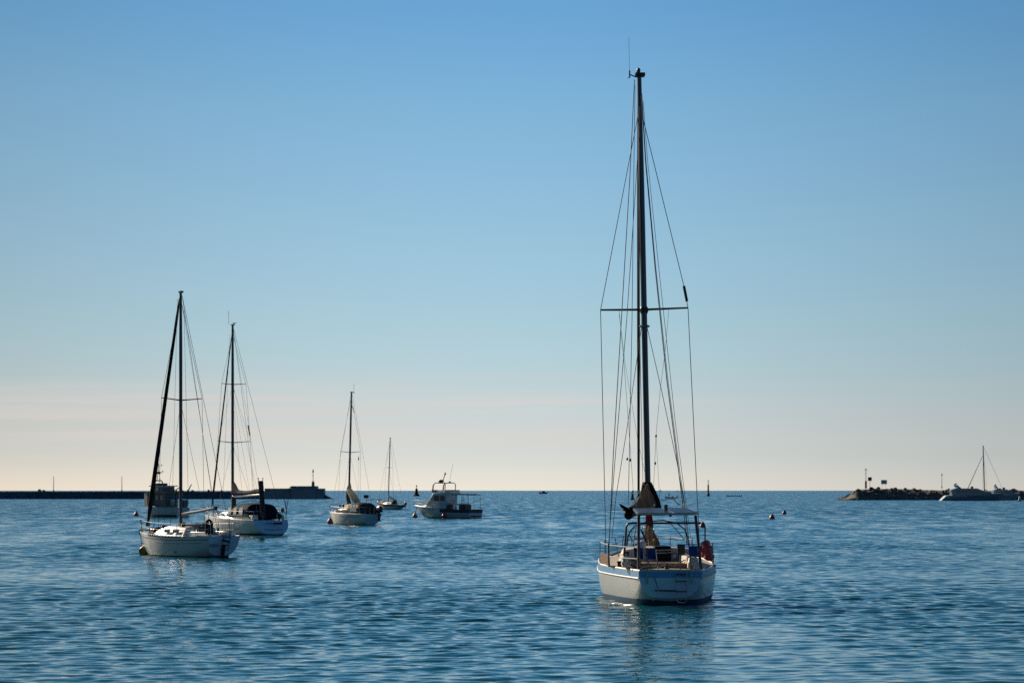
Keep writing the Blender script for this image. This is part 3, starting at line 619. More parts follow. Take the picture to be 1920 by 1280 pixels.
# ------------------------------------------------------------------ the other boats
def quad_panel(name, m, parent, pts, th=.02): return MB().slab(pts, th).build(name, m, parent)
def side_window(name, parent, y0, y1, x0, x1, z0, z1, side=-1, lean=.06, m=None):
    s = side
    return quad_panel(name, m or M['glass'], parent, [(s * x0, y0, z0), (s * x1, y1, z0), (s * (x1 - lean), y1, z1), (s * (x0 - lean), y0, z1)], .02)
def pulpit(root, h, t0=.86, up=.6, over=.15, r=.018):
    bow = h.edge(1, 1, up + .02, .04); bow.x = 0; bow.y += over
    mb = MB(); a, b, c, d = h.edge(t0, -1, up), h.edge(.95, -1, up + .02, -.05), h.edge(.95, 1, up + .02, -.05), h.edge(t0, 1, up)
    mb.tube([h.edge(t0, -1), a, b, bow, c, d, h.edge(t0, 1)], r, 6)
    mb.tube([h.edge(.95, -1), b], r, 5).tube([h.edge(.95, 1), c], r, 5)
    mb.tube([a.lerp(h.edge(t0, -1), .5), b.lerp(h.edge(.95, -1), .5), bow.lerp(h.edge(1, 1, 0, .04), .45), c.lerp(h.edge(.95, 1), .5), d.lerp(h.edge(t0, 1), .5)], r * .8, 5)
    mb.tube([bow, (0, bow.y - .25, h.g(h.zs, 1))], r, 5)
    return mb.build('pulpit', M['steel'], root)
def pushpit(root, h, up=.62, t1=.10, gap=.35, r=.016):
    for s in (-1, 1):
        mb = MB(); a, b, c = h.edge(t1, s, up), h.edge(0, s, up, .05), Vector((s * gap, .02, h.g(h.zs, 0) + up))
        mb.tube([h.edge(t1, s), a, b, c, c - Vector((0, 0, up))], r, 6); mb.tube([h.edge(0, s), b], r, 5)
        mb.tube([a - Vector((0, 0, up / 2)), b - Vector((0, 0, up / 2)), c - Vector((0, 0, up / 2))], r * .8, 5); mb.build('pushpit', M['steel'], root)
def rig(root, h, ym, z0, z1, r, spr, bow, frac=.97, furl=.07, lean=(0, 0), backs=((-.4, 0), (.4, 0)), wr=.010, m=None, low=True):
    mast, at = mast_part(root, ym, z0, z1, r, lean, m)
    tm = ym / h.L; W = M['wire']; top = at(z0 + (z1 - z0) * .985); hd = at(z0 + (z1 - z0) * frac)
    MB().box(at(z1) + Vector((0, -.03, .03)), (r * 1.7, r * 3.6, .09)).build('mast_cap', M['alub'], mast)
    for s in (-1, 1):
        P = [hd]
        for z, w, sw, dz in spr:
            c = at(z); tip = c + Vector((s * w, -sw, dz)); MB().tube([c, tip], [.034, .02], 6).build('spreader', M['alub'], mast); P.append(tip)
        P.append(h.edge(tm - .01, s, 0, .08)); line('shroud', W, root, P, wr)
        if low and spr: line('shroud', W, root, [at(spr[-1][0] - .1), h.edge(tm - .06, s, 0, .1)], wr * .8)
        if low and len(spr) > 1: line('shroud', W, root, [at(spr[0][0] - .1), at(spr[-1][0]) + Vector((s * spr[-1][1], -spr[-1][2], spr[-1][3]))], wr * .7)
    for x, y in backs: line('backstay', W, root, [top + Vector((0, -.15, 0)), (x, y, h.g(h.zs, 0) + .02)], wr)
    a, b = hd + Vector((0, r * 1.5, 0)), Vector(bow)
    if furl:
        P = [a.lerp(b, k / 12) for k in range(13)]
        line('furled_headsail', M['black'], root, P, [furl * .35] + [furl * (.55 + .55 * k / 12) for k in range(1, 12)] + [furl * .5], n=8)
        MB().lathe([(.05, -.12), (.11, -.1), (.11, .05), (.04, .06)], b - Vector((0, 0, .05)), 10).build('furling_drum', M['plastic'], root)
    else: line('forestay', W, root, [a, b], wr)
    return mast, at

# --- white sloop on the left, boom swung out, black furled headsail
def left_boat():
    loc, rz = (-13.45, 113.3, 0), R(36); fr = Frame(loc, rz); on = fr.on
    t = thing('sailing_boat', 'white sailing boat at far left with a thick black furled headsail and bare grey boom', 'sailing boat', loc, rz, 'small yachts moored on the left')
    h = Hull(8.2, [(0, .82), (.15, 1.12), (.45, 1.36), (.66, 1.22), (.8, .96), (.9, .62), (1, .06)], [(0, 1.02), (.35, .96), (.7, 1.03), (1, 1.16)],
             [(0, .10), (.06, -.1), (.3, -.4), (.7, -.4), (1, -.15)], [(0, .5), (.3, .42), (.6, .44), (.88, .40), (1, .42)], stem=.75, rake=.45)
    h.shell('hull', M['gel'], t); h.transom('transom', M['transom'], t, off=.004); h.deck('deck', M['gelw'], t)
    h.band('sheer_line', M['navy'], t, -.15, -.185, off=.006, t1=.97); h.band('cove_line', M['navy'], t, -.32, -.335, off=.006, t0=.06, t1=.55)
    h.band('boot_stripe', M['weed'], t, .05, -.12, off=.006, rel=False, t0=.03)
    h.rail_line('toe_rail', M['gelw'], t, .025, .01, .02)
    line('perforated_rail', M['dsteel'], t, [h.edge(.2 + .009 * k, -1, .02 - .06 * (k % 4 < 2), -.012) for k in range(52)], .018)
    cb = cabin(t, 'cabin', M['gelw'], [(2.35, .98, .78, .95, 1.44), (4.2, .98, .72, .97, 1.50), (5.3, .80, .55, .99, 1.36), (6.6, .42, .25, 1.02, 1.10)])
    for y0, y1 in ((2.8, 3.4), (3.7, 4.3)):
        for s in (-1, 1): side_window('window', cb, y0, y1, .955, .95, 1.14, 1.30, s, .05)
    quad_panel('companionway', M['mahog'], cb, [(-.36, 2.32, 1.0), (.30, 2.32, 1.0), (.26, 2.30, 1.42), (-.32, 2.30, 1.42)], .03)
    MB().box((0, 2.9, 1.50), (.75, 1.3, .07)).build('hatch_slide', M['mahog'], cb)
    for s in (-1, 1): MB().loft([[(s * .50, y, .98), (s * .78, y, .98), (s * .76, y, 1.2), (s * .54, y, 1.22)] for y in (.35, 2.3)]).build('coaming', M['gelw'], t, bevel=.02)
    for y, x, z in ((5.0, -.55, 1.40), (4.5, .2, 1.55), (3.4, -.5, 1.52), (5.7, .1, 1.33)): MB().box((x, y, z), (.22, .22, .10), (0, 0, .4)).build('deck_hatch', M['plastic'], t, bevel=.02)
    for y, x in ((1.4, -.68), (1.9, .68), (3.0, -.62), (3.2, .62)): MB().lathe([(.07, 0), (.09, .03), (.06, .08), (.075, .14), (.03, .16)], (x, y, 1.22 if y < 2.3 else 1.42), 10).build('winch', M['dsteel'], t)
    mb = MB()
    for (y, x) in ((6.6, -.35), (6.9, .15), (6.3, .3)): mb.ball((x, y, 1.22), (.2, .24, .14), 10, 7)
    mb.build('rolled_sail_bag', M['black'], t); MB().tube([(-.42, 6.15, 1.18), (-.40, 6.75, 1.22)], [.13, .12], 10).build('deck_fender', M['plastic'], t)
    MB().box((0, 8.2, 1.18), (.16, .7, .1)).build('bow_roller', M['dsteel'], t); MB().tube([(0, 8.5, 1.2), (-.02, 8.55, 1.0), (.1, 8.35, .85)], .05, 6).build('anchor', M['dsteel'], t)
    pulpit(t, h, .84, .62, .40); guard(t, h, [.12, .3, .48, .66, .84], (-1, 1), .6); pushpit(t, h)
    mast, at = rig(t, h, 4.35, 1.45, 12.70, .076, [(7.50, 1.10, .12, .10)], (0, 7.75, 1.55), frac=.975, furl=.115, backs=((-.35, .05), (.35, .05)))
    line('halyard', M['wire'], t, [at(12.4) + Vector((-.1, .15, 0)), (-.35, 4.6, 1.5)], .007); line('halyard', M['wire'], t, [at(11.9) + Vector((.1, -.15, 0)), (.2, 3.9, 1.5)], .007)
    boom = line('boom', M['grey'], t, [(0, 4.15, 2.02), (0, 2.6, 2.14), (0, .95, 2.32)], .07, n=10)
    MB().box((0, .92, 2.31), (.14, .12, .18)).build('boom_end', M['alub'], boom)
    line('mainsheet', M['rope'], t, [(0, 1.1, 2.24), (0, 1.2, 1.0)], .012); line('topping_lift', M['wire'], t, [at(12.5), (0, 1.0, 2.36)], .007)
    line('boom_vang', M['rope'], t, [(0, 4.2, 1.55), (0, 3.2, 2.08)], .014)
    la = MB().tube([(-.12, -.08, 1.02), (-.12, .16, .34)], .014, 5).tube([(.26, -.08, 1.02), (.26, .16, .34)], .014, 5)
    la = la.build('boarding_ladder', M['dsteel'], t)
    for u in (.08, .36, .64, .95): MB().tube([(-.12, -.09 + .24 * u, 1.02 - .68 * u), (.26, -.09 + .24 * u, 1.02 - .68 * u)], .02, 5).build('rung', M['dsteel'], la)
    MB().loft([[(x, y, z) for x, y in ((-.035, .35), (.035, .35), (.03, -.12 + .25 * (1 - z)), (-.03, -.12 + .25 * (1 - z)))] for z in (-.4, .15, .55, .62)]).build('rudder', M['weed'], t)
    MB().box((-.55, -.0, .60), (.42, .10, .12), (0, 0, .1)).build('stern_fender', M['grey'], t, bevel=.03)
    MB().tube([(-.2, -.1, .86), (.1, -.25, .72)], .04, 6).build('exhaust', M['plastic'], t)
    MB().ball((-1.25, 2.6, .22), (.03, .05, .05), 8, 6).build('through_hull', M['plastic'], t)
    for x in (-.82, .3): line('danbuoy_pole', M['dsteel'], t, [(x, .1, 1.0), (x - .02, .05, 2.0)], .016)
    line('mooring_line', M['drope'], t, [(-.06, 8.45, 1.15), fr.I @ Vector((-18.15, 118.6, .22))], .022); line('mooring_line', M['drope'], t, [(.06, 8.45, 1.15), fr.I @ Vector((-18.05, 118.65, .25))], .022)
    # the big yellow mooring buoy under the bow
    c = pt(267, 1036, 118.3); c.z = .16
    b = thing('mooring_buoy', 'large dirty yellow mooring buoy lying tilted under the bow of the far left sailing boat', 'buoy', c)
    ax = (pt(291, 1029, 119.2) - pt(266, 1035, 118.3)).normalized(); mt = ax.to_track_quat('Z', 'Y').to_matrix().to_4x4()
    MB().lathe([(.02, -.04), (.20, -.02), (.24, .04), (.40, .60), (.41, .68), (.36, .74), (.05, .76)], (0, 0, 0), 18, mt).build('float', M['yellow'], b)
    MB().tube([Vector((-.1, 0, -.05)), Vector((-.16, -.04, .08)), Vector((-.08, -.06, .16)), Vector((0, -.05, .08))], .028, 6).build('shackle', M['dsteel'], b)
    # life buoy in its holder, standing up over the stern quarter
    p = fr.M @ fr.on(392, 1001, 0, -.62)
    q = thing('horseshoe_buoy', 'dark horseshoe life buoy strapped upright at the cockpit of the far left sailing boat', 'life buoy', p, rz + R(-20))
    MB().loft([[(x * s, y * s, z) for x, y in ((-.17, -.09), (.17, -.09), (.17, .09), (-.17, .09))] for z, s in ((.0, .95), (.05, 1.05), (.40, 1.08), (.46, 1))]).build('pouch', M['navycloth'], q, bevel=.02)
    MB().tube([Vector((.12 * math.cos(a) * 1.0, 0, .46 + .20 * math.sin(a) * 1.0)) for a in [R(-20 + 220 * k / 12) for k in range(13)]], .062, 8).build('float_ring', M['navycloth'], q)
    return fr
left_boat()

# --- blue-canopied cruiser behind it
def canopy_boat():
    loc, rz = (-17.0, 170.0, 0), R(29.5); fr = Frame(loc, rz); on = fr.on
    t = thing('sailing_boat', 'white sailing boat with dark spray hood and a gangplank standing upright on its stern', 'sailing boat', loc, rz, 'small yachts moored on the left')
    h = Hull(11.2, [(0, 1.32), (.15, 1.62), (.42, 1.82), (.66, 1.6), (.8, 1.25), (.9, .8), (1, .08)], [(0, 1.05), (.35, 1.12), (.7, 1.28), (1, 1.45)],
             [(0, .10), (.05, -.08), (.3, -.45), (.7, -.4), (1, -.1)], [(0, .62), (.3, .44), (.6, .46), (.88, .40), (1, .42)], stem=.9, rake=-.75)
    h.shell('hull', M['gelw'], t); tr = h.transom('transom', M['transom'], t, off=.004); h.deck('deck', M['gelw'], t)
    h.band('boot_stripe', M['navy'], t, .12, -.12, off=.006, rel=False, t0=.03); h.rail_line('toe_rail', M['gelw'], t, .025, .01, .02)
    mb = MB()                                  # faded lettering across the transom, too worn to read
    for k in range(9):
        x0 = -.62 + .085 * k; mb.tube([(x0, -.62 + .0, .82 + .02 * (k % 2)), (x0 + .03, -.60, .90 + .03 * (k % 3)), (x0 + .05, -.62, .80), (x0 + .08, -.61, .83)], .014, 4)
    mb.build('worn_lettering', M['ink'], t)
    MB().loft([[(x, y, z) for x in (.02, .62)] + [(x, y, z - .12) for x in (.62, .02)] for y, z in ((-.70, .90), (-.50, .90))]).build('swim_step', M['dark'], t)
    line('transom_line', M['navy'], t, [(-.7, -.63, .42), (0, -.66, .40), (.7, -.63, .42)], .018)
    cb = cabin(t, 'cabin', M['gelw'], [(3.7, 1.22, .98, 1.12, 1.62), (6.2, 1.2, .9, 1.2, 1.68), (7.8, .9, .6, 1.28, 1.52), (9.4, .4, .25, 1.36, 1.44)])
    for y0, y1 in ((4.2, 5.2), (5.5, 6.3), (6.7, 7.4)):
        for s in (-1, 1): side_window('window', cb, y0, y1, 1.19 - .1 * (y0 > 6), 1.17 - .2 * (y0 > 6), 1.34, 1.50, s, .08)
    for y, x in ((7.9, .1), (8.7, 0), (6.9, -.3), (8.3, -.45), (9.2, -.3)): MB().box((x, y, 1.62 - .09 * max(0, y - 7)), (.3, .34, .07)).build('deck_hatch', M['glass'], t, bevel=.02)
    # canvas spray hood and bimini in one dark tent
    rings = []
    for y, w, z in ((5.2, 1.12, 1.66), (4.6, 1.22, 1.98), (3.7, 1.30, 2.20), (2.5, 1.38, 2.26), (1.5, 1.36, 2.18)):
        rings.append([(w * u * (1 + .08 * (1 - abs(u))), y, 1.35 + (z - 1.35) * (1 - abs(u) ** 5)) for u in [-1 + k / 8 for k in range(17)]])
    hood = MB().loft(rings + [[(x * .98, y, z - .05) for x, y, z in r] for r in rings[::-1]], False, False, ring_closed=False, loop=True).build('spray_hood', M['navycloth'], t)
    rings2 = [[(1.36 * u, 1.5 - .9 * v, 2.18 * (1 - v) + 1.2 * v - (2.18 - 1.35) * (1 - v) * abs(u) ** 5) for u in [-1 + k / 8 for k in range(17)]] for v in (0, .5, 1)]
    MB().loft(rings2 + [[(x, y + .04, z) for x, y, z in r] for r in rings2[::-1]], False, False, ring_closed=False, loop=True).build('aft_flap', M['navycloth'], hood)
    for y0, y1 in ((4.55, 3.9), (3.6, 2.9), (2.6, 1.8)): quad_panel('hood_window', M['clear'], hood, [(-1.30, y0, 1.45), (-1.36, y1, 1.45), (-1.30, y1, 1.98), (-1.24, y0, 1.9)], .02)
    MB().tube([(-1.25, 3.4, 2.0), (-.9, 3.4, 2.28), (0, 3.4, 2.42), (.9, 3.4, 2.28), (1.25, 3.4, 2.0)], .022, 6).build('hood_hoop', M['steel'], hood)
    for s in (-1, 1): MB().loft([[(s * .75, y, 1.1), (s * 1.25, y, 1.1), (s * 1.2, y, 1.4), (s * .8, y, 1.42)] for y in (.3, 3.7)]).build('coaming', M['gelw'], t, bevel=.03)
    MB().tube([(-.55 + .36 * math.cos(a), 1.4, 1.62 + .36 * math.sin(a)) for a in [2 * math.pi * k / 18 for k in range(18)]], .035, 6, closed=True).build('steering_wheel', M['teak'], t)
    MB().box((-.55, 1.5, 1.4), (.30, .22, .6)).build('wheel_pedestal', M['mahog'], t, bevel=.03); MB().ball((-1.1, 2.4, 1.52), .10, 10, 7).build('winch', M['steel'], t); MB().ball((-1.0, 4.0, 1.9), .06, 8, 6).build('hood_light', M['whitep'], t)
    pulpit(t, h, .86, .62, .2); guard(t, h, [.12, .3, .5, .68, .86], (-1, 1), .6); pushpit(t, h, gap=.55)
    mast, at = rig(t, h, 6.75, 1.6, 15.15, .098, [(10.85, .95, .22, .05), (6.62, 1.28, .28, .10)], (0, 10.7, 1.9), frac=.955, furl=.072, backs=((-.9, 0), (.9, 0)), wr=.011)
    MB().box(at(15.15) + Vector((.05, -.2, .14)), (.16, .3, .05)).build('wind_vane', M['alub'], mast); line('aerial', M['plastic'], mast, [at(15.1) + Vector((-.3, 0, .1)), at(15.1) + Vector((-.32, 0, 1.1))], .012)
    line('radar_reflector', M['alub'], t, [Vector((1.02, 6.3, 7.9)), Vector((1.16, 6.28, 7.15))], .05, n=8)
    for z, y in ((15, 2.2), (14.4, 3.6), (14, 5.0)): line('lazy_jack', M['wire'], t, [at(z - 4), (0, y, 3.0)], .007)
    line('halyard', M['wire'], t, [at(14.5) + Vector((-.15, .2, 0)), (-.6, 7.2, 1.6)], .008); line('topping_lift', M['wire'], t, [at(15.0), (0, 1.9, 3.1)], .008)
    boom = line('boom', M['whitep'], t, [(0, 6.6, 2.72), (0, 1.7, 2.84)], .09, n=10)
    rings = []
    for i in range(13):
        u = i / 12; hh = .20 + .75 * (1 - sm(u, 0, .22)) + .05 * math.sin(9 * u); ww = .17 * (1 - .4 * u)
        rings.append([(ww * math.sin(a) * (1 if math.cos(a) < .3 else .75), 6.62 - 4.85 * u, 2.78 + .12 * u + (hh * math.cos(a) + .12 if math.cos(a) > 0 else .1 * math.cos(a) + .12)) for a in [2 * math.pi * k / 12 for k in range(12)]])
    MB().loft(rings).build('sail_cover', M['navycloth'], boom)
    MB().loft([[(.16 * math.cos(a), 6.55 + .25 * math.sin(a), z) for a in [2 * math.pi * k / 10 for k in range(10)]] for z in (1.7, 2.6)]).build('mast_boot_cloth', M['browncloth'], t)
    # gangplank hoisted upright on the stern
    b0, b1 = on(493.5, 972, 1, .1), on(488.5, 901, 1, .1); d = (b1 - b0)
    gp = MB().loft([[b0 + d * u + Vector((x, y, 0)) for x, y in ((-.17, -.03), (.17, -.03), (.17, .04), (-.17, .04))] for u in (0, 1)]).build('gangplank', M['browncloth'], t)
    for s in (-1, 1):
        line('plank_edge', M['teak'], gp, [b0 + Vector((s * .165, -.04, 0)), b1 + Vector((s * .165, -.04, 0))], .022)
        line('wheel_arm', M['plastic'], gp, [b1 + Vector((s * .15, 0, 0)), b1 + Vector((s * .17, 0, .14))], .02); MB().ball(b1 + Vector((s * .17, 0, .17)), .05, 8, 6).build('plank_wheel', M['plastic'], gp)
    for u in [k / 12 for k in range(1, 12)]: line('plank_slat', M['teak'], gp, [b0 + d * u + Vector((-.14, -.045, 0)), b0 + d * u + Vector((.14, -.045, 0))], .014)
    a = on(535, 972, 1, .1)
    line('stern_post', M['dsteel'], t, [a, on(537, 958, 1, .1), on(532, 932, 1, .1)], .022); line('stern_post', M['dsteel'], t, [on(537, 958, 1, .1), on(541, 931, 1, .1)], .022); line('stern_post', M['dsteel'], t, [on(537, 958, 1, .1), on(535.5, 940, 1, .1)], .016)
    line('rail_bar', M['steel'], t, [on(516, 957, 1, .1), on(533, 956, 1, .1)], .016); MB().lathe([(.03, -.16), (.13, -.13), (.13, .13), (.03, .16)], on(530, 956, 1, .1), 10).build('gas_bottle', M['teal'], t)
    outboard(t, on(524, 967, 1, .15), .6)
canopy_boat()

# --- small yacht with the cream sail bundle
def cream_boat():
    loc, rz = (-12.6, 219.7, 0), R(33); fr = Frame(loc, rz); on = fr.on
    t = thing('sailing_boat', 'small white sailing boat with slumped cream sails, dark canopy and outboard motor', 'sailing boat', loc, rz, 'small yachts moored on the left')
    h = Hull(8.0, [(0, .88), (.15, 1.12), (.45, 1.32), (.66, 1.18), (.8, .92), (.9, .6), (1, .06)], [(0, 1.0), (.35, 1.02), (.7, 1.10), (1, 1.25)],
             [(0, .05), (.05, -.1), (.3, -.4), (.7, -.4), (1, -.15)], [(0, .5), (.3, .44), (.6, .46), (.88, .40), (1, .42)], stem=.8, rake=.55)
    h.shell('hull', M['gelw'], t); h.transom('transom', M['transom'], t, off=.004); h.deck('deck', M['gelw'], t); h.band('boot_stripe', M['weed'], t, .05, -.12, off=.006, rel=False, t0=.03)
    h.rail_line('toe_rail', M['gelw'], t, .03, .01, .02); h.band('side_stripe', M['bluestripe'], t, -.22, -.30, off=.006, t0=.1, t1=.5)
    cb = cabin(t, 'cabin', M['gelw'], [(2.9, 1.0, .82, 1.0, 1.5), (4.4, .98, .78, 1.02, 1.55), (6.2, .62, .42, 1.08, 1.40), (6.9, .4, .25, 1.10, 1.18)])
    for y0, y1, a, b in ((4.6, 6.0, .955, .66), (3.2, 4.3, 1.0, .98)):
        for s in (-1, 1): side_window('window', cb, y0, y1, a, b, 1.14, 1.38, s, .08, M['browncloth'])
    rings = []
    for y, w, z in ((3.6, .92, 1.58), (3.1, .98, 1.92), (2.2, 1.02, 2.04), (1.3, 1.0, 2.0), (.85, .95, 1.85), (.35, .86, 1.12)):
        rings.append([(w * u, y, 1.02 + (z - 1.02) * (1 - abs(u) ** 6)) for u in [-1 + k / 8 for k in range(17)]])
    hood = MB().loft(rings).build('cockpit_canopy', M['browncloth'], t)
    for y0, y1 in ((3.0, 2.6), (2.5, 2.1), (2.0, 1.6), (1.5, 1.1)): quad_panel('hood_window', M['clear'], hood, [(-1.0, y0, 1.62), (-1.02, y1, 1.62), (-.97, y1, 1.86), (-.95, y0, 1.85)], .03)
    quad_panel('hood_window', M['clear'], hood, [(-1.0, 2.6, 1.22), (-1.02, 1.3, 1.22), (-1.02, 1.4, 1.5), (-1.0, 2.5, 1.5)], .03)
    pulpit(t, h, .86, .6, .3); guard(t, h, [.12, .3, .5, .68, .86], (-1, 1), .55); pushpit(t, h)
    mast, at = rig(t, h, 4.6, 1.5, 12.2, .085, [(6.65, 1.05, .1, .10)], (0, 7.9, 1.3), frac=.97, furl=0, lean=(.30, .0), backs=((0, 0),), wr=.010)
    MB().box(at(12.1) + Vector((.2, 0, .1)), (.3, .05, .04)).build('wind_vane', M['alub'], mast); line('aerial', M['plastic'], mast, [at(12.1) + Vector((.25, 0, .0)), at(12.1) + Vector((.25, 0, .95))], .012); MB().ball(at(11.5) + Vector((-.1, -.1, 0)), .05, 8, 6).build('mast_light', M['whitep'], mast)
    line('masthead_strut', M['alub'], mast, [at(11.2), at(10.3) + Vector((.22, -.25, 0))], .03); line('courtesy_flag', M['black'], t, [on(672.5, 856, 1, 4.5), on(672.5, 862, 1, 4.5)], [.03, .06]); line('flag_halyard', M['wire'], t, [on(673, 848, 1, 4.5), on(672, 935, 1, 4.5)], .007)
    # sail slumped over the lowered boom
    A, B = Vector((.02, 4.55, 3.05)), on(672, 944, 0, 0.0); P = [A.lerp(B, k / 12) for k in range(13)]
    boom = line('boom', M['alub'], t, [A - Vector((0, 0, .2)), B], .07, n=8); rng = random.Random(3); rings = []
    for k, p in enumerate(P):
        u = k / 12; r = .17 + .17 * math.sin(math.pi * min(1, .15 + .75 * u)); rings.append([p + Vector((r * math.cos(a) * (1 + rng.uniform(-.14, .14)), 0, r * 1.15 * math.sin(a) * (1 + rng.uniform(-.14, .14)) + .06)) for a in [2 * math.pi * j / 12 for j in range(12)]])
    MB().loft(rings).build('sail_bundle', M['creamcloth'], boom)
    cl = [on(x, y, 1, 4.0) for x, y in ((655, 946), (671, 943), (664, 957), (656, 976 - 8), (651, 968), (657, 955))]
    MB().loft([[p + Vector((-.55, 0, 0)) for p in cl], [p + Vector((-.42, .12, 0)) for p in cl]]).build('hanging_sail', M['creamcloth'], t, bevel=.03)
    MB().tube([(0, 4.75, 1.5), (.1, 4.7, 2.0), (-.05, 4.7, 2.6), (.02, 4.66, 3.3), (.06, 4.62, 3.7)], [.22, .2, .16, .18, .08], 9).build('mast_cloth', M['browncloth'], t)
    MB().tube([(0, 4.55, 3.0), (.05, 4.5, 3.5), (.1, 4.55, 3.85)], [.2, .17, .06], 9).build('sail_head', M['creamcloth'], t)
    for y in (6.8, 6.1): MB().tube([(.3, y, 1.2), (.3, y, 1.85)], [.09, .07], 7).build('rolled_fender', M['navycloth'], t)
    # solar panel on a post and the horizontal pole aft
    c = on(686.5, 930.5, 1, .5); line('panel_post', M['dsteel'], t, [on(686.5, 945, 1, .5), c], .025); a = MB().box(c, (.50, .06, .30)).build('solar_panel', M['panel'], t, bevel=.01)
    line('ensign_staff', M['dsteel'], t, [on(687, 936, 1, .5), on(714, 936.5, 1, -.2)], .022)
    outboard(t, on(711, 955, 1, -.25), 1.15, M['navy'], M['mahog']); line('stern_light_post', M['steel'], t, [on(701, 962, 1, .2), on(702, 954, 1, .2)], .03); MB().ball(on(702, 953, 1, .2), .07, 8, 6).build('stern_light', M['whitep'], t)
    for px, py, n_ in ((633.5, 980, 'ball'), (653, 977, 'long')):
        p = on(px, py, 0, -1.35 if n_ == 'long' else -.95); w_ = fr.M @ p
        f = thing('fender', 'white ball fender at the waterline by the bow of the cream-sailed boat' if n_ == 'ball' else 'small pinkish fender hung on the dark side of the cream-sailed boat', 'fender', w_, rz)
        (MB().ball((0, 0, 0), .17, 12, 8) if n_ == 'ball' else MB().loft([[(r * math.cos(a) - .12 + .24 * u, r * math.sin(a), .10 * (u - .5)) for a in [2 * math.pi * k / 10 for k in range(10)]] for u, r in ((0, .03), (.1, .09), (.9, .11), (1, .04))])).build('float', M['whitep'] if n_ == 'ball' else M['buoypale'], f)
        line('lanyard', M['drope'], f, [(0, 0, .1), (0, .1, .75)], .012)
cream_boat()

# --- small red and white boat further out
def red_boat():
    loc, rz = (-17.8, 397.0, 0), R(43); fr = Frame(loc, rz); on = fr.on
    t = thing('sailing_boat', 'little red-striped white sailing boat just left of the far red navigation buoy', 'sailing boat', loc, rz, 'small yachts moored on the left')
    h = Hull(6.9, [(0, .62), (.2, .98), (.5, 1.14), (.75, .8), (.9, .4), (1, .05)], [(0, .78), (.4, .82), (.75, 1.0), (1, 1.25)], [(0, .25), (.06, .0), (.3, -.3), (.7, -.3), (1, -.1)], [(0, .6), (.3, .5), (.6, .55), (.88, .9), (1, 1)], stem=.9, rake=.9)
    h.shell('hull', M['gelw'], t); h.transom('transom', M['gelg'], t, off=.004); h.deck('deck', M['coam'], t)
    h.band('red_stripe', M['redcloth'], t, -.03, -.24, off=.01, stern=True); h.band('boot_stripe', M['weed'], t, .06, -.1, off=.006, rel=False, t0=.03)
    cb = cabin(t, 'cabin', M['gelw'], [(2.3, .8, .6, .82, 1.2), (3.8, .75, .55, .9, 1.28), (5.0, .4, .25, 1.0, 1.1)])
    for s in (-1, 1): side_window('window', cb, 2.6, 3.6, .79, .77, .98, 1.14, s, .06, M['mahog'])
    MB().ball((.0, 4.9, 1.28), (.45, .75, .26), 12, 8).build('sail_bag', M['creamcloth'], t); MB().ball((-.1, 2.2, 1.2), (.45, .5, .32), 10, 8).build('cockpit_cover', M['browncloth'], t)
    mast, at = rig(t, h, 3.9, 1.2, 11.8, .072, [(6.9, .75, .05, .05)], (0, 6.5, 1.2), frac=.95, furl=0, lean=(.42, 0), backs=((0, .1),), wr=.012)
    boom = line('boom', M['whitep'], t, [(.0, 3.8, 2.1), (-.05, 1.6, 1.25)], .06); MB().loft([[Vector((0, 3.8, 2.15)).lerp(Vector((-.05, 1.7, 1.35)), u) + Vector((.14 * math.cos(a), 0, .18 * math.sin(a))) for a in [2 * math.pi * k / 8 for k in range(8)]] for u in (0, .3, .7, 1)]).build('sail_bundle', M['creamcloth'], boom)
    pulpit(t, h, .86, .5, .2, .022); pushpit(t, h, .55, r=.02); outboard(t, (0.25, -.15, 1.0), .8)
    for y in (1.0, 2.2): line('stanchion', M['dsteel'], t, [(-.8, y, .8), (-.85, y, 2.3)], .02)
red_boat()

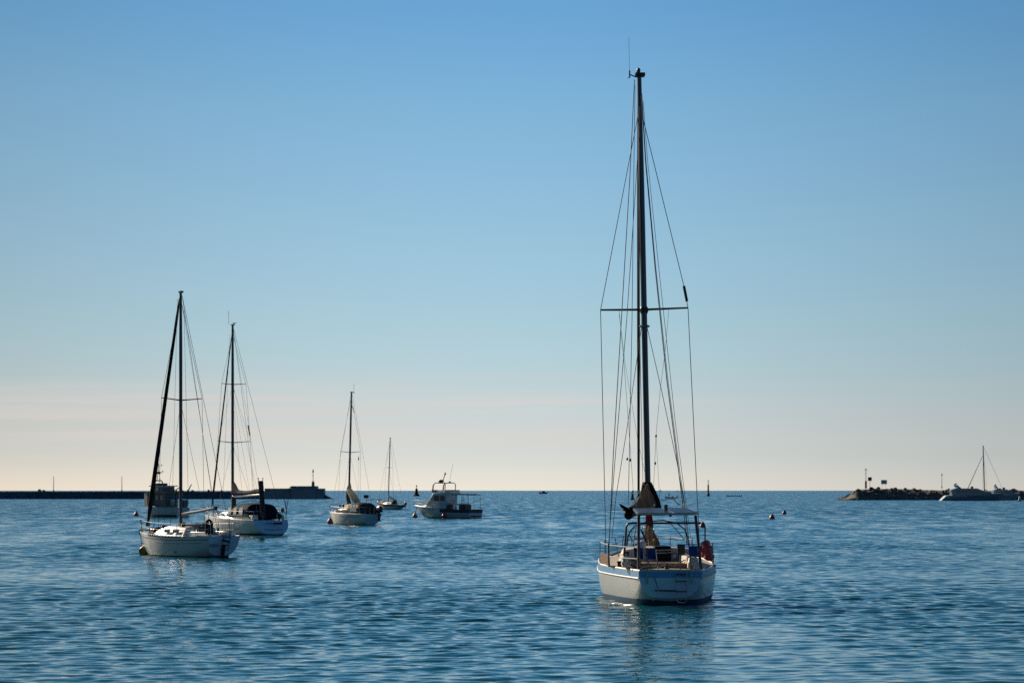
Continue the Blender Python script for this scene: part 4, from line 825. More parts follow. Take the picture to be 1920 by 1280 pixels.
# --- motor cruiser in the middle
def cruiser():
    loc, rz = (-4.10, 274.6, 0), R(53); fr = Frame(loc, rz); on = fr.on
    t = thing('motor_boat', 'grey-white cabin cruiser with radar arch and open aft deck under a white-topped frame', 'motor boat', loc, rz)
    h = Hull(8.8, [(0, 1.22), (.2, 1.36), (.5, 1.42), (.72, 1.22), (.88, .72), (1, .08)], [(0, 1.0), (.4, 1.02), (.52, 1.14), (.75, 1.26), (1, 1.42)], [(0, -.2), (.3, -.35), (.7, -.25), (1, .1)], [(0, .30), (.4, .34), (.7, .7), (.88, 1.1), (1, 1.2)], stem=1.35, rake=.05)
    h.shell('hull', M['gelg'], t); h.transom('transom', M['gelg'], t, off=.004); h.deck('deck', M['gelw'], t)
    h.rail_line('gunwale', M['whitep'], t, .05, -.0, -.02, t0=.48); h.band('blue_gunwale', M['navy'], t, .03, -.40, off=.03, t0=0, t1=.47, stern=True); h.band('boot_stripe', M['mahog'], t, .10, -.1, off=.008, rel=False, t0=.0)
    h.band('spray_rail', M['yachtblue'], t, .42, .36, off=.03, rel=False, t0=.02, t1=.6); 
    for t_ in (.66, .60): MB().slab([h.pos(t_, h.f_at(t_, z), -1, .012) for z in (1.1, .1)] + [h.pos(t_ - .025, h.f_at(t_ - .025, z), -1, .012) for z in (.1, 1.1)], .02).build('rust_streak', M['mahog'], t)
    # wheelhouse with raked screen
    def sec(x): return [(x * w, y, z) for w, y, z in ()]
    outl = [(3.5, 1.05), (6.55, 1.2), (6.35, 1.62), (5.45, 2.78), (3.45, 2.86)]
    wh = MB().loft([[(-1.04, y, z) for y, z in outl], [(1.04, y, z) for y, z in outl]]).build('wheelhouse', M['gelg'], t, bevel=.05)
    rf = MB().loft([[(x, y, z) for x, y in ((-1.12, 3.2), (1.12, 3.2), (1.08, 5.5), (.7, 5.75), (-.7, 5.75), (-1.08, 5.5))] for z in (2.86, 2.94)]).build('roof', M['whitep'], wh, bevel=.02)
    side_window('window', wh, 3.7, 4.35, 1.065, 1.065, 1.95, 2.55, -1, .0); side_window('window', wh, 4.55, 5.25, 1.065, 1.065, 1.95, 2.55, -1, .0); side_window('window', wh, 3.75, 5.25, 1.06, 1.06, 1.9, 2.6, 1, .05)
    quad_panel('window', M['clear'], wh, [(-1.06, 5.45, 1.9), (-1.06, 6.05, 1.9), (-1.06, 5.55, 2.5), (-1.06, 5.45, 2.55)], .03)
    quad_panel('windscreen', M['clear'], wh, [(-.9, 6.34, 1.72), (.9, 6.34, 1.72), (.85, 5.52, 2.72), (-.85, 5.52, 2.72)], .03)
    cabin(t, 'foredeck_cabin', M['gelw'], [(6.2, .95, .8, 1.2, 1.55), (7.0, .75, .6, 1.28, 1.48), (7.8, .3, .2, 1.34, 1.40)])
    for y, z0, z1 in ((5.3, 2.95, 3.20), (3.5, 2.95, 3.22)): MB().box((0, y, (z0 + z1) / 2), (1.9, .85, z1 - z0)).build('roof_box', M['whitep'], rf, bevel=.05)
    line('roof_rail', M['whitep'], rf, [(-1.05, 5.6, 3.2), (-1.05, 3.1, 3.14)], .03)
    # radar arch
    ra = MB()
    for s in (-1, 1): ra.tube([(s * .95, 5.55, 2.95), (s * .95, 5.45, 3.75), (s * .95, 5.2, 4.0), (s * .95, 3.9, 4.02), (s * .95, 3.7, 3.85), (s * .95, 3.75, 2.95)], [.085, .07, .045, .045, .05, .05], 7)
    ra.tube([(-.95, 4.9, 4.0), (.95, 4.9, 4.0)], .05, 7).tube([(-.95, 4.1, 4.0), (.95, 4.1, 4.0)], .04, 7); ra = ra.build('radar_arch', M['dsteel'], t)
    MB().lathe([(.10, 0), (.30, .08), (.33, .22), (.25, .32), (.05, .36)], (-.2, 4.9, 4.03), 14).build('radar_dome', M['plastic'], ra); line('light_mast', M['plastic'], ra, [(-.1, 4.7, 4.3), (-.1, 4.4, 5.0)], .05); MB().lathe([(.05, -.12), (.12, -.08), (.08, .06), (.02, .2)], (-.1, 4.38, 5.05), 10).build('signal_lamp', M['plastic'], ra)
    line('whip_aerial', M['wire'], ra, [(.3, 4.1, 4.05), (.35, 3.6, 6.2)], .014); MB().box((.4, 4.1, 4.1), (.2, .2, .14)).build('horn', M['plastic'], ra)
    # bow rail
    bow = Vector((0, 9.05, 2.02)); g = MB()
    for s in (-1, 1):
        T = [.56, .68, .8, .9]
        g.tube([h.edge(.52, s, .15, .05)] + [h.edge(q, s, .66, .05) for q in T] + [bow], .032, 6); g.tube([h.edge(q, s, .34, .05) for q in [.5] + T] + [Vector((0, 8.85, 1.72))], .026, 6)
        for q in T: g.tube([h.edge(q, s, 0, .05), h.edge(q, s, .66, .05)], .025, 5)
    g.tube([bow, (0, 8.75, 1.42)], .025, 5); g.build('bow_rail', M['whitep'], t)
    line('grab_rail', M['whitep'], t, [h.edge(.62, -1, .52, .3), h.edge(.36, -1, .48, .3)], .03)
    # aft deck: frame with white rolled top, engine box, ladder
    F_ = MB()
    for s in (-1, 1):
        for y in (.25, 1.15, 2.0, 2.7): F_.tube([(s * 1.15, y, 1.0), (s * 1.12, y, 2.62)], .026, 5)
        F_.tube([(s * 1.12, .25, 2.62), (s * 1.12, 3.3, 2.86)], .035, 6)
    for y in (.25, 2.7): F_.tube([(-1.12, y, 2.65), (1.12, y, 2.65)], .03, 5)
    fo = F_.build('awning_frame', M['dsteel'], t); line('rolled_awning', M['whitep'], fo, [(-1.1, .45, 2.70), (-1.1, 2.6, 2.80)], .10, n=8); line('rolled_awning', M['whitep'], fo, [(-.9, .5, 2.68), (.9, .5, 2.68)], .09, n=8)
    MB().box((-.4, 1.25, 1.25), (1.1, 1.0, .55)).build('engine_box', M['mahog'], t, bevel=.04); MB().box((-.5, 1.4, 1.58), (1.1, 1.2, .14)).build('seat_cushion', M['whitep'], t, bevel=.04)
    MB().box((-.75, 3.2, 1.3), (.6, .5, .6)).build('locker', M['mahog'], t, bevel=.03); MB().lathe([(.1, -.3), (.16, -.25), (.16, .2), (.06, .3)], (-.6, 2.7, 1.9), 10).build('white_canister', M['whitep'], t)
    L_ = MB()
    for y in (.65, 1.05): L_.tube([(-1.2, y, 1.0), (-1.2, y, 2.2)], .025, 5)
    for z in (1.3, 1.6, 1.9, 2.2): L_.tube([(-1.2, .65, z), (-1.2, 1.05, z)], .02, 5)
    L_.build('folding_ladder', M['dsteel'], t)
    MB().box((0, -.35, .25), (1.9, .6, .08)).build('bathing_platform', M['dark'], t, bevel=.02)
    line('mooring_line', M['drope'], t, [(0, 8.6, 1.3), (.1, 9.2, .1)], .03)
    mb = MB(); p = h.pos(.33, h.f_at(.33, .75), -1, .02); q = h.pos(.34, h.f_at(.34, .45), -1, .02); mb.tube([p, q], .03, 4); mb.build('hull_mark', M['whitep'], t)
    # red ball fender
    p = on(833, 967, 0, -1.72); f = thing('fender', 'bright red ball fender hanging on the side of the grey-white cabin cruiser', 'fender', fr.M @ p, rz)
    MB().lathe([(.02, -.29), (.14, -.25), (.25, -.12), (.28, .02), (.22, .18), (.10, .27), (.07, .34), (.02, .36)], (0, 0, 0), 16).build('float', M['pinkred'], f); line('lanyard', M['drope'], f, [(0, 0, .34), (.12, 0, .95)], .02)
cruiser()

# --- dark fishing boat behind the far left yacht
def fishing_boat():
    loc, rz = (-38.9, 285.6, 0), R(46); fr = Frame(loc, rz); on = fr.on
    t = thing('fishing_boat', 'dark wheelhoused fishing boat with a spiky signal mast, behind the far left sailing boat', 'fishing boat', loc, rz)
    h = Hull(6.6, [(0, 1.02), (.2, 1.2), (.5, 1.3), (.75, 1.15), (.9, .75), (1, .12)], [(0, 1.15), (.35, 1.12), (.7, 1.3), (1, 1.65)], [(0, -.1), (.3, -.4), (.7, -.4), (1, -.1)], [(0, .3), (.4, .32), (.7, .42), (.9, .5), (1, .6)], stem=.5, rake=.1)
    h.shell('hull', M['gelg'], t); h.transom('transom', M['gelg'], t, off=.004); h.deck('deck', M['deck'], t); h.rail_line('bulwark_rail', M['pinkpaint'], t, .06, .02, .0); h.band('boot_stripe', M['mahog'], t, .28, -.12, off=.008, rel=False)
    for q in (.84, .78): MB().ball(h.pos(q, h.f_at(q, .75), -1, .0), (.05, .14, .2), 8, 6).build('hawse_hole', M['dark'], t)
    wh = MB().loft([[(s * x, y, z) for s, x, y in ((-1, .95, 2.1), (1, .95, 2.1), (1, .85, 5.2), (-1, .85, 5.2))] for z in (1.15, 2.85)]).build('wheelhouse', M['teal'], t, bevel=.03)
    ub = MB().loft([[(-.85, 2.6, z) if i == 0 else (.85, 2.6, z) if i == 1 else (.75, 5.0 + .12 * (z > 3.2), z) if i == 2 else (-.75, 5.0 + .12 * (z > 3.2), z) for i in range(4)] for z in (2.95, 3.62)]).build('upper_bridge', M['teal'], wh, bevel=.03)
    MB().box((0, 3.6, 2.90), (2.5, 3.9, .09)).build('roof', M['pinkpaint'], wh); MB().box((0, 3.7, 3.68), (2.0, 3.0, .1)).build('bridge_roof', M['teal'], ub); MB().box((0, 4.4, 3.86), (1.4, 1.3, .3)).build('hatch_trunk', M['teal'], ub, bevel=.05)
    for y in (3.6, 4.15): side_window('window', ub, y, y + .42, .84, .83, 3.18, 3.46, -1, .01, M['whitep'])
    for y in (2.5, 3.4, 4.3): side_window('window', wh, y, y + .6, .97, .95, 2.0, 2.55, -1, .02)
    MB().loft([[(x, y, z) for x, y in ((-1.15, 5.3), (-.9, 5.3), (-.75, 6.1), (-1.0, 6.1))] for z in (1.3, 2.95)]).build('shelter_panel', M['pinkpaint'], t, bevel=.02)
    MB().loft([[(x, y, z) for x, y in ((.2, 5.6), (.9, 5.3), (.7, 6.1), (.2, 6.35))] for z in (1.3, 2.9)]).build('shelter_panel', M['pinkpaint'], t, bevel=.02)
    MB().box((0, 5.7, 2.98), (2.1, 1.3, .1)).build('shelter_roof', M['teal'], t)
    a = MB().tube([(-.7, 4.7, 3.7), (-.65, 4.7, 4.15), (-.45, 4.7, 4.32), (.45, 4.7, 4.32), (.65, 4.7, 4.15), (.7, 4.7, 3.7)], .07, 6).build('antenna_hoop', M['dsteel'], t)
    m_ = MB()
    for s in (-1, 1): m_.tube([(s * .22, 4.6, 4.3), (s * .1, 4.6, 5.2)], .035, 5)
    m_.tube([(0, 4.6, 5.1), (0, 4.6, 6.35)], .04, 5).tube([(-.62, 4.6, 5.32), (.62, 4.6, 5.32)], .025, 5).tube([(-.35, 4.6, 6.0), (.45, 4.6, 6.1)], .02, 5)
    for x, z in ((-.62, 5.45), (.62, 5.42), (.48, 6.2), (0, 5.6), (-.36, 6.05)): m_.ball((x, 4.6, z), (.06, .06, .12), 7, 5)
    m_.lathe([(.1, 0), (.26, .04), (.26, .22), (.1, .28)], (0, 4.6, 5.12), 10); m_.build('signal_mast', M['plastic'], a)
    MB().ball((-.3, 1.5, 1.85), (.28, .28, .38), 10, 8).build('net_drum', M['whitep'], t); MB().ball((-.5, 1.0, 1.55), (.4, .5, .25), 10, 7).build('net_heap', M['creamcloth'], t); MB().ball((.2, .6, 2.9), (.5, .4, .35), 9, 7).build('net_bundle', M['rust'], t)
    g = MB()
    for s in (-1, 1): g.tube([(s * .9, .25, 1.15), (s * .9, .2, 2.9), (s * .8, .1, 3.2)], .07, 6)
    g.tube([(-.9, .2, 2.8), (.9, .2, 2.8)], .06, 6).tube([(.9, .2, 2.9), (1.05, -.1, 3.6), (1.2, -.2, 3.9)], [.08, .07, .04], 6).tube([(-.9, .25, 2.1), (-.9, 2.1, 2.4)], .05, 5); g.build('stern_gantry', M['dsteel'], t)
    line('derrick_boom', M['dsteel'], t, [(.3, 2.4, 2.9), (.4, .9, 3.6)], .06); MB().box((.6, .5, 1.6), (.5, .5, .9)).build('winch_box', M['teal'], t, bevel=.04)
    for y in (4.9, 5.6): line('shelter_post', M['pinkpaint'], t, [(-1.12, y - .3, 1.3), (-1.05, y - .3, 2.9)], .05)
fishing_boat()

# ------------------------------------------------------------------ mooring buoys
def mooring_buoys():
    proto = None
    for px, py, w, tilt, lab in ((255, 967, 10, 4, 'small red mooring buoy beside the dark fishing boat, leftmost of all'), (619, 981.5, 12.5, -3, 'red cone-topped buoy at the bow of the cream-sailed boat'),
                                 (778, 970, 10.5, 3, 'red cone-topped buoy just left of the cabin cruiser bow'), (1447.5, 973, 11, -2, 'nearer of the two red buoys on open water right of the nearest boat'),
                                 (1470.5, 963.5, 9, 5, 'farther of the two red buoys on open water right of the nearest boat'), (1317.5, 988, 11.5, 2, 'red buoy afloat just behind the starboard frame of the nearest boat')):
        Y = wl(py); c = pt(px, py, Y); c.z = 0; s = w * Y / F / .66
        if proto is None:
            o = thing('mooring_buoy', lab, 'buoy', c, 0, 'red and white mooring buoys')
            MB().lathe([(.05, -.25), (.22, -.20), (.32, -.05), (.335, .08), (.30, .20)], (0, 0, 0), 18).build('lower_float', M['buoyred'], o)
            MB().lathe([(.30, .20), (.235, .36), (.14, .50), (.07, .58), (.02, .61)], (0, 0, 0), 18).build('cone_top', M['buoypale'], o)
            MB().tube([(.05 * math.cos(a), 0, .62 + .05 * math.sin(a)) for a in [2 * math.pi * k / 10 for k in range(10)]], .014, 5, closed=True).build('lifting_eye', M['dsteel'], o); proto = o
        else:
            o = copy_tree(proto); o.location = c; o['label'] = lab
        o.scale = (s, s, s); o.rotation_euler = (R(tilt), R(-tilt * 1.3), R(37 * tilt))
mooring_buoys()

# ------------------------------------------------------------------ far marks and little boats
def nav_buoy(px, py, hh, m, label, ball=False):
    Y = wl(py); c = pt(px, py, Y); c.z = 0; s = hh * Y / F
    o = thing('navigation_buoy', label, 'buoy', c)
    MB().lathe([(.10 * s, -.05 * s), (.28 * s, -.02 * s), (.28 * s, .10 * s), (.16 * s, .18 * s), (.10 * s, .62 * s), (.10 * s, .66 * s)], (0, 0, 0), 12).build('float', m, o)
    if ball: MB().ball((0, 0, .84 * s), .15 * s, 10, 8).build('top_mark', M['whitep'], o)
    else: MB().lathe([(.03 * s, .66 * s), (.03 * s, .86 * s), (.07 * s, .88 * s), (.05 * s, .96 * s), (.01 * s, 1.0 * s)], (0, 0, 0), 8).build('lantern', M['dsteel'], o)
nav_buoy(781, 929.5, 21, M['redcloth'], 'far red lighted navigation buoy on the water left of the cabin cruiser')
nav_buoy(1185.5, 936.5, 18, M['greenp'], 'green buoy with a round white top seen behind the rigging of the nearest boat', True)
def beacon_tower():
    Y = wl(929.8); c = pt(1328, 929.8, Y); c.z = 0
    o = thing('beacon', 'tall thin dark and yellow sea mark with two balls on top, on the horizon', 'sea mark', c)
    MB().lathe([(1.0, -.4), (.95, .6), (.7, 1.6), (.52, 2.2)], (0, 0, 0), 12).build('base', M['greenp'], o); MB().lathe([(.52, 2.2), (.45, 4.5)], (0, 0, 0), 12).build('lower_column', M['teal'], o); MB().lathe([(.45, 4.5), (.42, 6.4), (.2, 6.5)], (0, 0, 0), 12).build('upper_column', M['yellow'], o)
    MB().tube([(0, 0, 6.4), (0, 0, 8.4)], .08, 6).build('staff', M['plastic'], o)
    for z in (7.35, 8.5): MB().ball((0, 0, z), .34, 10, 8).build('top_ball', M['plastic'], o)
beacon_tower()

def body(o_name, joints, edges, rad, m, parent=None):
    me = bpy.data.meshes.new(o_name); bm = bmesh.new(); sk = bm.verts.layers.skin.verify(); V = []
    for (p, r) in zip(joints, rad):
        v = bm.verts.new(p); v[sk].radius = (r, r); V.append(v)
    V[0][sk].use_root = True
    for a, b in edges: bm.edges.new((V[a], V[b]))
    bm.to_mesh(me); bm.free(); me.materials.append(m)
    o = bpy.data.objects.new(o_name, me); COL.objects.link(o); o.parent = parent
    o.modifiers.new('skin', 'SKIN'); s = o.modifiers.new('smooth', 'SUBSURF'); s.levels = 1; s.render_levels = 1
    return o
STAND = ([(0, 0, .92), (0, 0, 1.18), (0, 0, 1.42), (0, 0, 1.53), (0, -.02, 1.64), (0, -.01, 1.74), (-.19, 0, 1.40), (-.25, -.02, 1.12), (-.22, -.14, .90), (.19, 0, 1.40), (.26, -.02, 1.12), (.22, -.16, .92), (-.10, 0, .88), (-.11, -.02, .48), (-.12, 0, .06), (-.12, -.14, .03), (.10, 0, .88), (.12, -.03, .48), (.13, 0, .06), (.13, -.14, .03)],
         [(0, 1), (1, 2), (2, 3), (3, 4), (4, 5), (2, 6), (6, 7), (7, 8), (2, 9), (9, 10), (10, 11), (0, 12), (12, 13), (13, 14), (14, 15), (0, 16), (16, 17), (17, 18), (18, 19)],
         [.14, .13, .15, .055, .095, .07, .07, .05, .035, .07, .05, .035, .10, .07, .05, .035, .10, .07, .05, .035])
SIT = ([(0, 0, .12), (0, -.04, .38), (0, -.10, .62), (0, -.12, .73), (0, -.15, .84), (0, -.14, .94), (-.19, -.10, .60), (-.24, -.28, .40), (-.16, -.46, .42), (.19, -.10, .60), (.24, -.28, .40), (.16, -.46, .42), (-.10, -.05, .12), (-.12, -.44, .24), (-.12, -.62, .02), (.10, -.05, .12), (.12, -.44, .24), (.12, -.62, .02)],
       [(0, 1), (1, 2), (2, 3), (3, 4), (4, 5), (2, 6), (6, 7), (7, 8), (2, 9), (9, 10), (10, 11), (0, 12), (12, 13), (13, 14), (0, 15), (15, 16), (16, 17)],
       [.15, .13, .15, .055, .095, .07, .07, .05, .035, .07, .05, .035, .10, .07, .045, .10, .07, .045])
def far_craft():
    # open white dinghy with two people, seen over the solar panel
    Y = wl(934.2); c = pt(1257, 934.2, Y); c.z = 0
    o = thing('dinghy', 'small white open dinghy with two dark figures, far out behind the nearest boat', 'boat', c, R(70))
    h = Hull(5.2, [(0, .8), (.5, .95), (.85, .55), (1, .06)], [(0, .55), (.6, .65), (1, .95)], [(0, -.15), (.6, -.25), (1, .0)], [(0, .3), (.6, .4), (1, 1)], stem=.6, rake=.05)
    hu = h.shell('hull', M['whitep'], o); h.transom('transom', M['whitep'], o, off=.004); h.deck('thwarts', M['gelg'], o, drop=.25); outboard(o, (0, -.2, .85), .9)
    for ch in [q for q in bpy.data.objects if q.parent == o]: ch.location.y = -2.6
    a = body('person', *STAND, M['skin']); a.location = c + Vector((-.55, .1, .40)); a.rotation_euler = (0, 0, R(20)); tag(a, 'dark figure standing in the small white dinghy', 'person')
    b = body('person', *SIT, M['skin']); b.location = c + Vector((.75, .25, .42)); b.rotation_euler = (0, 0, R(80)); tag(b, 'dark figure sitting hunched in the small white dinghy', 'person')
    # long rowing canoe
    Y = wl(930.2); c = pt(1376.5, 930.2, Y); c.z = 0
    o = thing('canoe', 'long low dark canoe full of rowers near the horizon, right of the sea mark', 'boat', c, R(90))
    h = Hull(8.6, [(0, .05), (.2, .38), (.5, .46), (.8, .38), (1, .05)], [(0, .55), (.2, .36), (.5, .32), (.8, .36), (1, .60)], [(0, .1), (.2, -.12), (.8, -.12), (1, .1)], [(0, .8), (.5, .5), (1, .8)], stem=.4, rake=.3)
    hu = h.shell('hull', M['browncloth'], o); hu.location.y = -4.3; dk = h.deck('thwarts', M['teak'], o, drop=.18); dk.location.y = -4.3
    pr = None
    for k in range(6):
        if pr is None: pr = q = body('person', *SIT, M['skin'])
        else: q = pr.copy(); COL.objects.link(q)
        q.location = c + Vector((-2.9 + 1.12 * k, 0, .08)); q.rotation_euler = (0, 0, R(90)); q.scale = (1, 1, .93 + .04 * (k % 3))
        tag(q, 'dark silhouetted rower sitting in the long low canoe near the horizon', 'person', 'rowers in the canoe')
    # little motor boat on the horizon
    Y = wl(925.3); c = pt(1019.5, 925.3, Y); c.z = 0
    o = thing('motor_boat', 'tiny motor boat with a pale cuddy on the horizon left of the nearest boat', 'motor boat', c, R(-96))
    h = Hull(9.0, [(0, 1.3), (.5, 1.5), (.85, .8), (1, .08)], [(0, .9), (.5, 1.1), (1, 1.9)], [(0, -.3), (.6, -.4), (1, .1)], [(0, .3), (.6, .5), (1, 1.1)], stem=1.6, rake=.1)
    q = [h.shell('hull', M['navy'], o), h.transom('transom', M['navy'], o, off=.004), h.deck('deck', M['whitep'], o)]
    q.append(MB().loft([[(s * 1.1, y, z) for s, y in ((-1, a), (1, a), (1, b), (-1, b))] for z, a, b in ((.9, 2.6, 6.4), (2.2, 2.8, 5.4), (2.6, 3.0, 5.0))]).build('cuddy', M['teal'], o, bevel=.1)); q.append(MB().box((0, .9, 1.4), (2.2, 1.8, .9)).build('sun_cushion', M['whitep'], o, bevel=.1))
    for ch in q: ch.location.y = -4.5
    # two ships hull-down beyond the horizon haze
    for px, w, lab in ((1238, 5, 'faint distant ship on the horizon just right of the nearest boat mast'), (1270, 6, 'faint low distant ship on the horizon above the solar panel of the nearest boat')):
        Y = 9000; c = pt(px, 920.6, Y); c.z = 0; L = w * Y / F
        o = thing('ship', lab, 'ship', c, R(90)); hh = 2.2 if w > 5 else 3.0
        MB().loft([[(s * 1.5, -L / 2, 0) if i < 2 else (s * .6, L / 2, 0) for i, s in enumerate((-1, 1, 1, -1))], [(s * 1.6, -L / 2, hh) if i < 2 else (s * .6, L / 2 + 1, hh) for i, s in enumerate((-1, 1, 1, -1))]]).build('hull', M['postgrey'], o)
        MB().loft([[(x, y, z) for x, y in ((-1.2, -L * .25), (1.2, -L * .25), (1, .05 * L), (-1, .05 * L))] for z in (hh, hh + (3.5 if w < 6 else 1.0))]).build('superstructure', M['postgrey'], o)
far_craft()

# ------------------------------------------------------------------ long breakwater on the left
def left_breakwater():
    rng = random.Random(21); Y = 892.0; k = Y / F
    x0, x1 = (-140 - 960) * k, (500 - 960) * k; n = 420; rings = []
    for i in range(n + 1):
        x = x0 + (x1 - x0) * i / n; top = H - (921.0 - HOR) * k + rng.uniform(-.10, .10) + (rng.uniform(.5, .9) if rng.random() < .025 else 0)
        j = lambda a: rng.uniform(-a, a)
        rings.append([(x, Y - 2.5 + j(.2), -1.2), (x, Y - .6 + j(.25), .35 + j(.15)), (x, Y + .6 + j(.25), 1.4 + j(.2)), (x, Y + 1.6 + j(.15), top), (x, Y + 6.5 + j(.5), top - .1 + j(.1)), (x, Y + 9, 1.2), (x, Y + 12, -1.2)])
    o = tag(MB().loft(rings).build('breakwater', M['rock'], None, ang=20), 'long low dark breakwater running along the horizon to the left edge', 'breakwater')
    # concrete pier head in three steps
    t = thing('pier_head', 'stepped grey concrete pier head at the end of the left breakwater', 'pier', pt(550, 935, Y) * 1.0)
    t.location.z = 0; cx = t.location.x
    def blk(pa, pb, py, y0, y1, name):
        a, b = (pa - 960) * k - cx, (pb - 960) * k - cx; z = H - (py - HOR) * k; mb = MB()
        mb.box(((a + b) / 2, (y0 + y1) / 2, (z - 1.2) / 2), (b - a, y1 - y0, z + 1.2)); return mb.build(name, M['concrete'], t, bevel=.08)
    a = blk(497, 546.5, 915.2, -1.6, 8, 'wall'); blk(546.5, 593.5, 910.8, -2.2, 9, 'wall'); blk(593.5, 607, 915.2, -1.2, 8, 'wall')
    for pa, pb, py in ((498, 545, 916.4), (548, 593, 912.2)):
        A, B = (pa - 960) * k - cx, (pb - 960) * k - cx; z = H - (py - HOR) * k; MB().box(((A + B) / 2, -1.75 if pa < 540 else -2.35, z - .05), (B - A, .5, .28)).build('coping', M['concrete'], t)
    MB().slab([((546.5 - 960) * k - cx - 2.6, -2.0, 1.9), ((546.5 - 960) * k - cx - .05, -2.0, H - (912 - HOR) * k), ((546.5 - 960) * k - cx - .05, .6, H - (912 - HOR) * k), ((546.5 - 960) * k - cx - 2.6, .6, 1.9)], .25).build('ramp', M['concrete'], t)
    rings = []
    for i in range(9):
        u = i / 8; x = (606 + 17 * u - 960) * k; z = 1.9 * (1 - u) ** .9; rings.append([(x, Y - 1 + rng.uniform(-.5, .5), -1), (x, Y + .5, z * .7 + rng.uniform(-.2, .3)), (x, Y + 2.5, z + rng.uniform(-.3, .3)), (x, Y + 6, z * .6), (x, Y + 8, -1)])
    tag(MB().loft(rings).build('rock_toe', M['rock'], None, ang=20), 'small heap of dark rocks at the outer foot of the left pier head', 'rocks')
    # green light
    c = pt(587, 911, Y - .5 + 3); g = thing('light_beacon', 'thin green light beacon standing on the left pier head', 'light beacon', c)
    MB().lathe([(.62, -.1), (.58, .1), (.5, 1.5), (.42, 1.75)], (0, 0, 0), 12).build('base', M['greenp'], g); MB().tube([(0, 0, 1.7), (0, 0, 5.2)], [.14, .10], 8).build('mast', M['postgrey'], g)
    MB().lathe([(.08, 4.9), (.26, 5.1), (.26, 5.7), (.32, 5.8), (.05, 6.3)], (0, 0, 0), 10).build('lantern', M['greenp'], g); MB().box((-.35, 0, 4.1), (.7, .1, .1)).build('bracket', M['dsteel'], g)
    pr = None
    for px, lab in ((100.5, 'slim pale pole on the left breakwater, the one nearer the left edge'), (228.5, 'slim pale pole on the left breakwater, the one nearer the fishing boat')):
        c = pt(px, 920.5, Y + 4.5)
        if pr is None:
            pr = q = thing('lamp_post', lab, 'lamp post', c, 0, 'poles on the left breakwater')
            MB().tube([(0, 0, -.3), (0, 0, 5.5)], [.16, .09], 8).build('pole', M['postgrey'], q); MB().box((0, 0, .1), (.5, .5, .5)).build('foot', M['concrete'], q); MB().box((0, -.1, 5.5), (.22, .5, .12)).build('lamp_head', M['postgrey'], q)
        else: q = copy_tree(pr); q.location = c; q['label'] = lab
left_breakwater()

